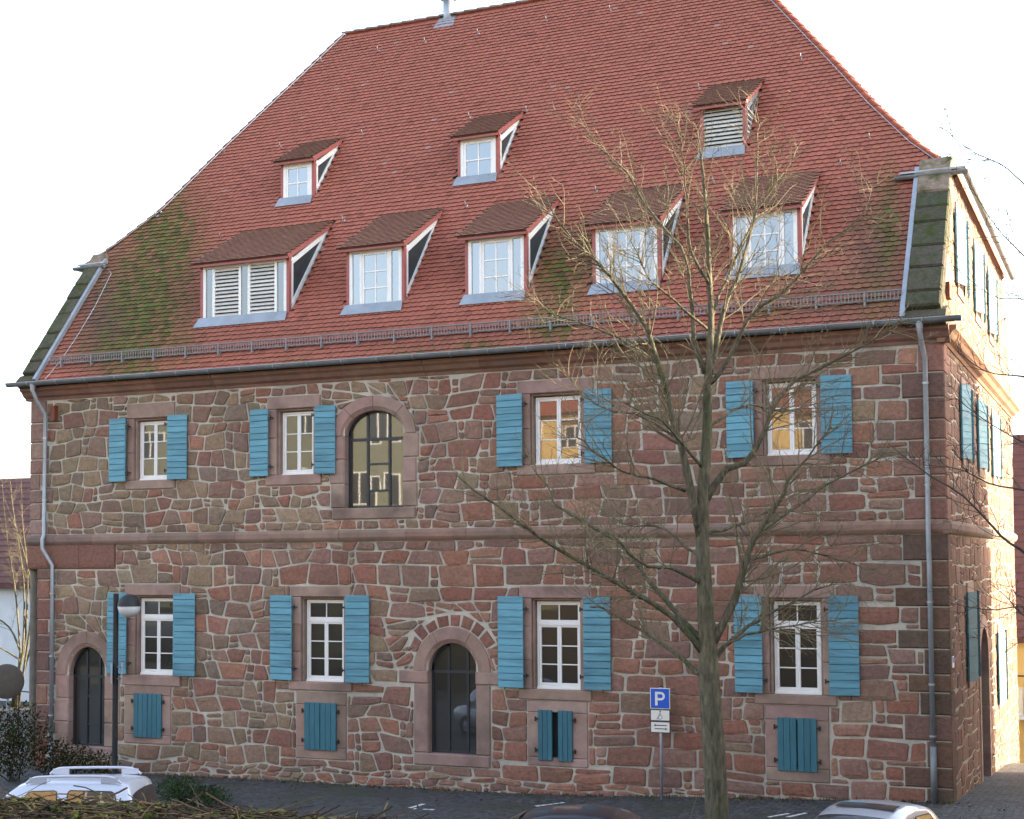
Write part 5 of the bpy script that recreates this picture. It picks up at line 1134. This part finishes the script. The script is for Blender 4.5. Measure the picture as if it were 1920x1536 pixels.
# ------------------------------------------------------------------ cars
def car(name, label, loc_, heading, L, Wd, H, belt, prof, hood, paint, sidewin, rails=False, sunroof=None, ws=None, rw=None, scl=1.):
    g = gz(loc_[0], loc_[1]); t = thing(name, label, 'car', (loc_[0], loc_[1], g), heading); hw = Wd/2
    # prof: cabin roof line [(x,z)...] from windscreen base (front, +x) to rear base ; hood: [(x,z)] of body top from front to rear
    xs = np.linspace(L/2, -L/2, 30); mb = MB(); secs = []
    for x in xs:
        e = abs(x)/(L/2); pw = hw*(1-.16*max(0, e-.75)**1.3/.25**1.3*1.0 if e > .75 else 1); zt2 = float(np.interp(-x, [-q[0] for q in hood], [q[1] for q in hood])); lo = .24+.12*max(0, e-.85)/.15
        h = [(pw*.86, lo), (pw*.98, lo+.12), (pw, .55), (pw*.985, zt2-.10), (pw*.93, zt2-.02), (pw*.6, zt2+.008), (0, zt2+.015)]
        secs.append([(x, -y, z) for y, z in h]+[(x, y, z) for y, z in h[-2::-1]])
    m = len(secs[0]); mb.add([p for s in secs for p in s], [(i*m+k, i*m+k+1, (i+1)*m+k+1, (i+1)*m+k) for i in range(len(secs)-1) for k in range(m-1)]+[tuple(range(m)), tuple(range(len(secs)*m-1, (len(secs)-1)*m-1, -1))]+[((i+1)*m, (i+1)*m+m-1, i*m+m-1, i*m) for i in range(len(secs)-1)])
    mb.build('body', M[paint], t, smooth=True)
    def zr(x): return float(np.interp(-x, [-q[0] for q in prof], [q[1] for q in prof]))
    def side(x, tt, off=0.):
        zt3 = zr(x); z = belt+(zt3-.09-belt)*tt; yb2 = hw*.94; yt = hw*.94-(H-belt)*(.2 if rails else .30)*((zt3-.09-belt)/(H-.09-belt)); y = yb2+(yt-yb2)*tt; return np.array([x, y+off, z])
    xs2 = np.linspace(prof[0][0], prof[-1][0], 36); mb = MB(); secs = []
    for x in xs2:
        zt3 = max(zr(x), belt+.02); s0 = side(x, 0); s1 = side(x, 1) if zt3 > belt+.12 else side(x, 0)+np.array([0, 0, .01]); cr = .03
        pts = [(s0[1], s0[2]-.06), (s0[1], s0[2]), (s1[1], max(s1[2], s0[2]+.005)), (s1[1]-.05, max(zt3-.035, s0[2]+.008)), (s1[1]*.6, zt3), (0, zt3+cr*.6)]
        secs.append([(x, -y, z) for y, z in pts]+[(x, y, z) for y, z in pts[-2::-1]])
    m = len(secs[0]); mb.add([p for s in secs for p in s], [(i*m+k, i*m+k+1, (i+1)*m+k+1, (i+1)*m+k) for i in range(len(secs)-1) for k in range(m-1)]+[tuple(range(m)), tuple(range(len(secs)*m-1, (len(secs)-1)*m-1, -1))])
    mb.build('cabin', M[paint], t, smooth=True)
    for sgn in (-1, 1):
        for pts in sidewin:
            P = [side(x, tt, .008) for x, tt in pts]; P = [np.array([p[0], p[1]*sgn, p[2]]) for p in P]; mb = MB(); c = sum(P)/len(P); R2 = []
            n = len(P)
            for i in range(n): a, p, b2 = P[i-1], P[i], P[(i+1) % n]; R2 += [p+(a-p)*min(.3, .06/np.linalg.norm(a-p)), p+(p*0+((a+b2)/2-p))*.06, p+(b2-p)*min(.3, .06/np.linalg.norm(b2-p))]
            mb.prism(R2, (0, sgn*.006, 0)); wd = mb.build('side_window', M['carglass'], t)
            mb = MB(); Q = [q+np.array([0, sgn*.004, 0]) for q in R2]; mb.tube(Q+[Q[0]], .010, 5, cap=False); mb.build('window_seal', M['plastic'], wd)
    for nm, rng in (('windscreen', ws), ('rear_window', rw)):
        if not rng: continue
        mb = MB(); vs = []; k = 8; nn = 9
        for i in range(k+1):
            x = rng[0]+(rng[1]-rng[0])*i/k; zt3 = zr(x); yy = side(x, 1)[1]-.05
            for j in range(nn): q = -1+2*j/(nn-1); vs.append((x+(.012 if nm == 'windscreen' else -.012), q*yy*.96, zt3+.02*(1-q*q)+.012-.03*abs(q)**4))
        mb.add(vs, [(i*nn+j, i*nn+j+1, (i+1)*nn+j+1, (i+1)*nn+j) for i in range(k) for j in range(nn-1)]); mb.build(nm, M['carglass'], t, smooth=True)
    if rails:
        for sgn in (-1, 1):
            y = sgn*(side(0, 1)[1]-.07); x0, x1 = rails; zf = lambda x: zr(x)
            mb = MB(); Q = smoothline([(x0, y, zf(x0)+.0), (x0-.12, y, zf(x0-.12)+.07), (x0-.3, y, zf(x0-.3)+.095), ((x0+x1)/2, y, zf((x0+x1)/2)+.095), (x1+.3, y, zf(x1+.3)+.095), (x1+.12, y, zf(x1+.12)+.07), (x1, y, zf(x1)+.0)], 20); mb.tube(Q, .026, 8); rl = mb.build('roof_rail', M[paint], t, smooth=True)
            for x in (x0-.22, x1+.22): mb = MB(); mb.box(x-.16, x+.16, y-.022, y+.022, zf(x)-.02, zf(x)+.085); mb.build('rail_foot', M[paint], rl)
    if sunroof:
        mb = MB(); vs = []; k, nn = 5, 7
        for i in range(k+1):
            x = sunroof[0]+(sunroof[1]-sunroof[0])*i/k
            for j in range(nn): q = -1+2*j/(nn-1); vs.append((x, q*sunroof[2], zr(x)+.024-.018*q*q*.5))
        mb.add(vs, [(i*nn+j, i*nn+j+1, (i+1)*nn+j+1, (i+1)*nn+j) for i in range(k) for j in range(nn-1)]); mb.build('sunroof', M['carglass'], t, smooth=True)
    for sx in (L/2-.78, -L/2+.78):
        for sgn in (-1, 1):
            mb = MB(); c = (sx, sgn*(hw-.09), .31); a = [(.2, -.1), (.29, -.1), (.31, -.06), (.31, .06), (.29, .1), (.2, .1)]; n = 20
            vs = [(c[0]+r*math.cos(2*math.pi*k/n), c[1]+o, c[2]+r*math.sin(2*math.pi*k/n)) for r, o in a for k in range(n)]; mb.add(vs, [(i*n+k, i*n+(k+1) % n, (i+1)*n+(k+1) % n, (i+1)*n+k) for i in range(5) for k in range(n)]); wh = mb.build('wheel', M['rubber'], t)
            mb = MB(); vs = [(c[0]+r*math.cos(2*math.pi*k/n), c[1]+sgn*o, c[2]+r*math.sin(2*math.pi*k/n)) for r, o in ((.2, .09), (.17, .07), (.06, .085), (.0, .085)) for k in range(n)]; mb.add(vs, [(i*n+k, i*n+(k+1) % n, (i+1)*n+(k+1) % n, (i+1)*n+k) for i in range(3) for k in range(n)]); mb.build('rim', M['steel'], wh)
    for sgn in (-1, 1):
        zh = hood[0][1]-.12; mb = MB(); mb.box(L/2-.12, L/2+.004, sgn*hw*.62-.13, sgn*hw*.62+.13, zh-.14, zh); mb.build('headlight', M['carglass'], t)
        mb = MB(); mb.box(-L/2-.004, -L/2+.12, sgn*hw*.7-.08, sgn*hw*.7+.08, .7, .95); mb.build('tail_light', M['trim'], t)
        mb = MB(); s0 = side(prof[0][0]-.35, .12); mb.box(s0[0]-.06, s0[0]+.08, sgn*(hw+.02)-.09, sgn*(hw+.02)+.09, s0[2]-.02, s0[2]+.14); mb.build('wing_mirror', M['plastic'], t)
    t.scale = (scl, scl, scl)
    return t
# pale off-roader: roof line placed from the roof rail
h = math.radians(20.4); ctr = np.array([9.75, -9.35]); fwd = np.array([-math.cos(h), -math.sin(h)])
car('off_roader', 'pale silver off-roader with white roof rails parked behind the dry vines', tuple(ctr+fwd*.65), h+math.pi, 3.9, 1.68, 1.68, .98,
    [(.95, .98), (.52, 1.50), (.36, 1.60), (.1, 1.65), (-.6, 1.67), (-1.3, 1.665), (-1.68, 1.63), (-1.80, 1.54), (-1.93, .98)], [(1.95, .78), (1.7, .9), (.95, .98), (-1.95, .98)], 'whitecar',
    [[(.42, .06), (-.42, .06), (-.42, .9), (.12, .9)], [(-.62, .06), (-1.62, .06), (-1.5, .9), (-.62, .9)]], rails=(.2, -1.6), ws=(.9, .4), rw=(-1.82, -1.92), scl=.9)
car('hatchback', 'silver hatchback with dark sunroof parked facing the terrace below the bare tree', (22.8, -9.05), math.radians(-97.8), 3.75, 1.64, 1.42, .90,
    [(.95, .90), (.35, 1.28), (.12, 1.36), (-.2, 1.41), (-.7, 1.41), (-1.15, 1.36), (-1.4, 1.27), (-1.8, .92)], [(1.87, .66), (1.6, .78), (.95, .90), (-1.87, .90)], 'silver',
    [[(.55, .06), (-.3, .06), (-.3, .92), (.2, .92)], [(-.42, .06), (-1.25, .06), (-1.15, .9), (-.42, .92)]], sunroof=(-.08, -.42, .44), ws=(.9, .22), rw=(-1.4, -1.75), scl=.94)
car('dark_saloon', 'black saloon car parked beside the painted bay marks, only its roof showing', (19.0, -9.25), math.radians(12), 4.3, 1.72, 1.38, .92,
    [(1.05, .92), (.45, 1.27), (.2, 1.34), (-.2, 1.375), (-.7, 1.36), (-1.1, 1.28), (-1.8, .94)], [(2.15, .66), (1.8, .8), (1.05, .92), (-1.8, .94), (-2.15, .88)], 'blackcar',
    [[(.6, .06), (-.25, .06), (-.25, .92), (.25, .92)], [(-.35, .06), (-1.15, .06), (-.9, .9), (-.35, .92)]], ws=(1.0, .3), rw=(-1.15, -1.75), scl=.92)
# ------------------------------------------------------------------ neighbours
def gabled(name, label, x0, x1, y0, y1, zb, ze, zr_, along_x, wallm, roofm, wins=(), over=.4):
    t = thing(name, label, 'house', ((x0+x1)/2, (y0+y1)/2, zb)); ox, oy, oz = (x0+x1)/2, (y0+y1)/2, zb
    a, b, c, d = x0-ox, x1-ox, y0-oy, y1-oy; e = ze-oz; r = zr_-oz; mb = MB()
    if along_x:
        m_ = 0; mb.add([(a, c, -1), (b, c, -1), (b, d, -1), (a, d, -1), (a, c, e), (b, c, e), (b, d, e), (a, d, e), (a, 0, r), (b, 0, r)], [(0, 1, 5, 4), (1, 2, 6, 9, 5), (2, 3, 7, 6), (3, 0, 4, 8, 7)])
        R = [[(a-over, c-over, e-over*(r-e)/(d)), (b+over, c-over, e-over*(r-e)/d), (b+over, 0, r), (a-over, 0, r)], [(a-over, 0, r), (b+over, 0, r), (b+over, d+over, e-over*(r-e)/d), (a-over, d+over, e-over*(r-e)/d)]]
    else:
        mb.add([(a, c, -1), (b, c, -1), (b, d, -1), (a, d, -1), (a, c, e), (b, c, e), (b, d, e), (a, d, e), (0, c, r), (0, d, r)], [(0, 1, 5, 8, 4), (1, 2, 6, 5), (2, 3, 7, 9, 6), (3, 0, 4, 7)])
        R = [[(a-over, c-over, e-over*(r-e)/b), (a-over, d+over, e-over*(r-e)/b), (0, d+over, r), (0, c-over, r)][::-1], [(0, c-over, r), (0, d+over, r), (b+over, d+over, e-over*(r-e)/b), (b+over, c-over, e-over*(r-e)/b)][::-1]]
    mb.build('wall', M[wallm], t)
    for q in R:
        mb = MB(); mb.prism([np.array(p)+np.array([0, 0, .03]) for p in q], (0, 0, .16)); ro = mb.build('roof_slope', M[roofm], t)
        # tile courses as real steps
        p0, p1, p2, p3 = [np.array(p, float)+np.array([0, 0, .2]) for p in q]
        if along_x: lo0, lo1, hi0, hi1 = (p0, p1, p3, p2) if p0[2] < p2[2] else (p3, p2, p0, p1)
        else: lo0, lo1, hi0, hi1 = (p0, p1, p3, p2) if p0[2] < p3[2] else (p1, p0, p2, p3)
        if not along_x:
            zz = sorted([p0, p1, p2, p3], key=lambda v: v[2]); lo0, lo1 = zz[0], zz[1]; hi0, hi1 = zz[2], zz[3]
            if abs(hi0[1]-lo0[1]) > abs(hi1[1]-lo0[1]): hi0, hi1 = hi1, hi0
        n = max(6, int(np.linalg.norm(hi0-lo0)/.33)); mb = MB()
        for i in range(n):
            u0_, u1_ = i/n, (i+1.15)/n; A1, A2, B1, B2 = lo0+(hi0-lo0)*u0_, lo1+(lo1*0)+(hi1-lo1)*u0_, lo0+(hi0-lo0)*min(1, u1_), lo1+(hi1-lo1)*min(1, u1_)
            up = np.array([0, 0, .06]); mb.add([A1+up, A2+up, B2, B1, A1, A2], [(0, 1, 2, 3), (4, 5, 1, 0)])
        mb.build('tile_courses', M[roofm], ro, kind='stuff')
    for (fx, u, z0, w, h) in wins:       # fx: face 'y-','y+','x-' ; u centre ; z0 ; w ; h (local)
        mb = MB(); g = MB()
        if fx[0] == 'y':
            s = -1 if fx[1] == '-' else 1; yy = (c if s < 0 else d)
            for (q0, q1, q2, q3) in ((u-w/2-.08, u-w/2, z0-.08, z0+h+.08), (u+w/2, u+w/2+.08, z0-.08, z0+h+.08), (u-w/2, u+w/2, z0-.08, z0), (u-w/2, u+w/2, z0+h, z0+h+.08), (u-.04, u+.04, z0, z0+h)): mb.box(q0, q1, yy-.05 if s < 0 else yy-.03, yy+.03 if s < 0 else yy+.05, q2, q3)
            g.box(u-w/2, u+w/2, yy-.015 if s < 0 else yy-.02, yy+.02 if s < 0 else yy+.015, z0, z0+h)
        else:
            for (q0, q1, q2, q3) in ((u-w/2-.08, u-w/2, z0-.08, z0+h+.08), (u+w/2, u+w/2+.08, z0-.08, z0+h+.08), (u-w/2, u+w/2, z0-.08, z0), (u-w/2, u+w/2, z0+h, z0+h+.08), (u-.04, u+.04, z0, z0+h)): mb.box(a-.05, a+.03, q0, q1, q2, q3)
            g.box(a-.015, a+.02, u-w/2, u+w/2, z0, z0+h)
        w_ = mb.build('window', M['white'], t); g.build('pane', M['glass'], w_)
    return t
gabled('neighbour_house', 'low white plastered neighbouring house with old red tiled roof behind the small tree', -33, -8.6, 13.5, 21.5, -.4, 4.2, 8.15, True, 'plaster_white', 'darkroof', [('y-', -8., 1.2, 1.0, 1.3), ('y-', -4., 1.2, 1.0, 1.3)])
nb2 = gabled('neighbour_house', 'yellow plastered house with dark red pantiles past the sunlit gable corner', 22.35, 33, 24.2, 34.2, -2.6, 2.1, 9.3, True, 'plaster_yellow', 'darkroof', [('y-', -.5, 2.9, 1.0, 1.2)], over=.25)
mb = MB()
for i in range(40): x = -5.2+i*.17; mb.box(x, x+.13, -5.55, -5.5, 1.9, 2.85)
mb.build('balcony_panel', M['louver'], nb2, kind='stuff'); mb = MB(); mb.box(-5.25, 1.6, -5.6, -4.95, 1.75, 1.88); mb.build('balcony_slab', M['plaster_white'], nb2); mb = MB(); mb.tube([(-5.25, -5.52, 3.25), (1.6, -5.52, 3.25)], .03, 6); mb.build('balcony_rail', M['iron'], nb2)
gabled('neighbour_house', 'narrow steep gabled house across the side lane, shading the gable wall', 31, 40., -16, 13.6, 0, 7.9, 12.8, False, 'plaster_ochre', 'redroof', [('x-', -10+i*4., 1.+j*3, 1., 1.5) for i in range(6) for j in range(2)], over=.02)
gabled('opposite_house', 'tall ochre plastered house opposite, mirrored in the upper windows', -8.5, 13, -56, -46, 3, 13.6, 21, True, 'plaster_ochre', 'redroof', [('y+', -9+i*4.4, 1.2+j*3.3, 1.1, 1.7) for i in range(5) for j in range(3)], over=.5)
gabled('opposite_house', 'long grey-green plastered house opposite with high eaves, mirrored in the arched window', -48, -9.5, -58, -48.5, 3, 15.5, 21, True, 'plaster_green', 'darkroof', [('y+', -16+i*5.6, 1.2+j*4.0, 1.3, 1.9) for i in range(6) for j in range(3)], over=.5)
# ------------------------------------------------------------------ round mirror post and handrail at the left
q = atd(12, 1278, 40.); mg = gz(q[0], q[1]); ms = thing('mirror_post', 'round brown disc on a thin post in front of the white house', 'traffic mirror', (q[0], q[1], mg)); zc = q[2]-mg
mb = MB(); mb.tube([(0, .06, -.05), (0, .06, zc+.2)], .035, 8); mb.build('post', M['pole'], ms)
mb = MB(); n = 28; vd = np.array([.5, -.86, 0]); sd = np.array([.86, .5, 0]); vs = []
for rr, o in ((0, .06), (.3, .05), (.46, .02), (.49, 0), (.49, -.03), (0, -.03)): vs += [np.array([0, 0, zc])+sd*rr*math.cos(2*math.pi*k/n)+np.array([0, 0, 1])*rr*math.sin(2*math.pi*k/n)+vd*o for k in range(n)]
mb.add(vs, [(i*n+k, i*n+(k+1) % n, (i+1)*n+(k+1) % n, (i+1)*n+k) for i in range(5) for k in range(n)]); mb.build('disc', M['discbrown'], ms, smooth=True)
q0 = atd(35, 1340, 44.); q1 = atd(85, 1340, 43.); hr = thing('handrail', 'thin dark metal handrail between the white house and the stone corner', 'railing', (q0[0], q0[1], gz(q0[0], q0[1]))); d = np.array([q1[0]-q0[0], q1[1]-q0[1], 0])
zr0 = atd(35, 1296, 44.)[2]-gz(q0[0], q0[1])
mb = MB(); mb.tube([(0, 0, zr0), tuple(d+np.array([0, 0, zr0]))], .022, 6); mb.build('top_rail', M['iron'], hr)
for t_ in (0, .5, 1): mb = MB(); mb.tube([tuple(d*t_+np.array([0, 0, -.05])), tuple(d*t_+np.array([0, 0, zr0]))], .02, 6); mb.build('post', M['iron'], hr)

# fallen leaves and weeds along the foot of the wall
mb = MB()
for _ in range(1500):
    x = random.uniform(.5, 24); y = -abs(random.gauss(0, .35))-.04 if random.random() < .7 else random.uniform(-7, 0); a = np.array([random.gauss(0, 1), random.gauss(0, 1), random.gauss(0, .3)]); a /= np.linalg.norm(a); b = np.cross(a, [random.gauss(0, .4), random.gauss(0, .4), 1]); z_ = random.uniform(.015, .045); p = np.array([x, y, gz(x, y)+.03]); k = z_
    mb.add([p-a*k, p+b*k*.6, p+a*k, p-b*k*.6], [(0, 1, 2, 3)], jit(random.choice([(.10, .07, .035), (.13, .10, .05), (.06, .045, .025), (.05, .065, .02)]), .3))
for _ in range(500):
    x = random.uniform(.5, 23); y = -.03-abs(random.gauss(0, .07)); h = random.uniform(.03, .12); b = random.uniform(-.04, .04); g_ = gz(x, y)
    mb.add([(x-.008, y, g_), (x+.008, y, g_), (x+b, y-.03, g_+h)], [(0, 1, 2)], jit((.045, .06, .018), .3))
mb.build('fallen_leaves', M['leaf'], kind='stuff')
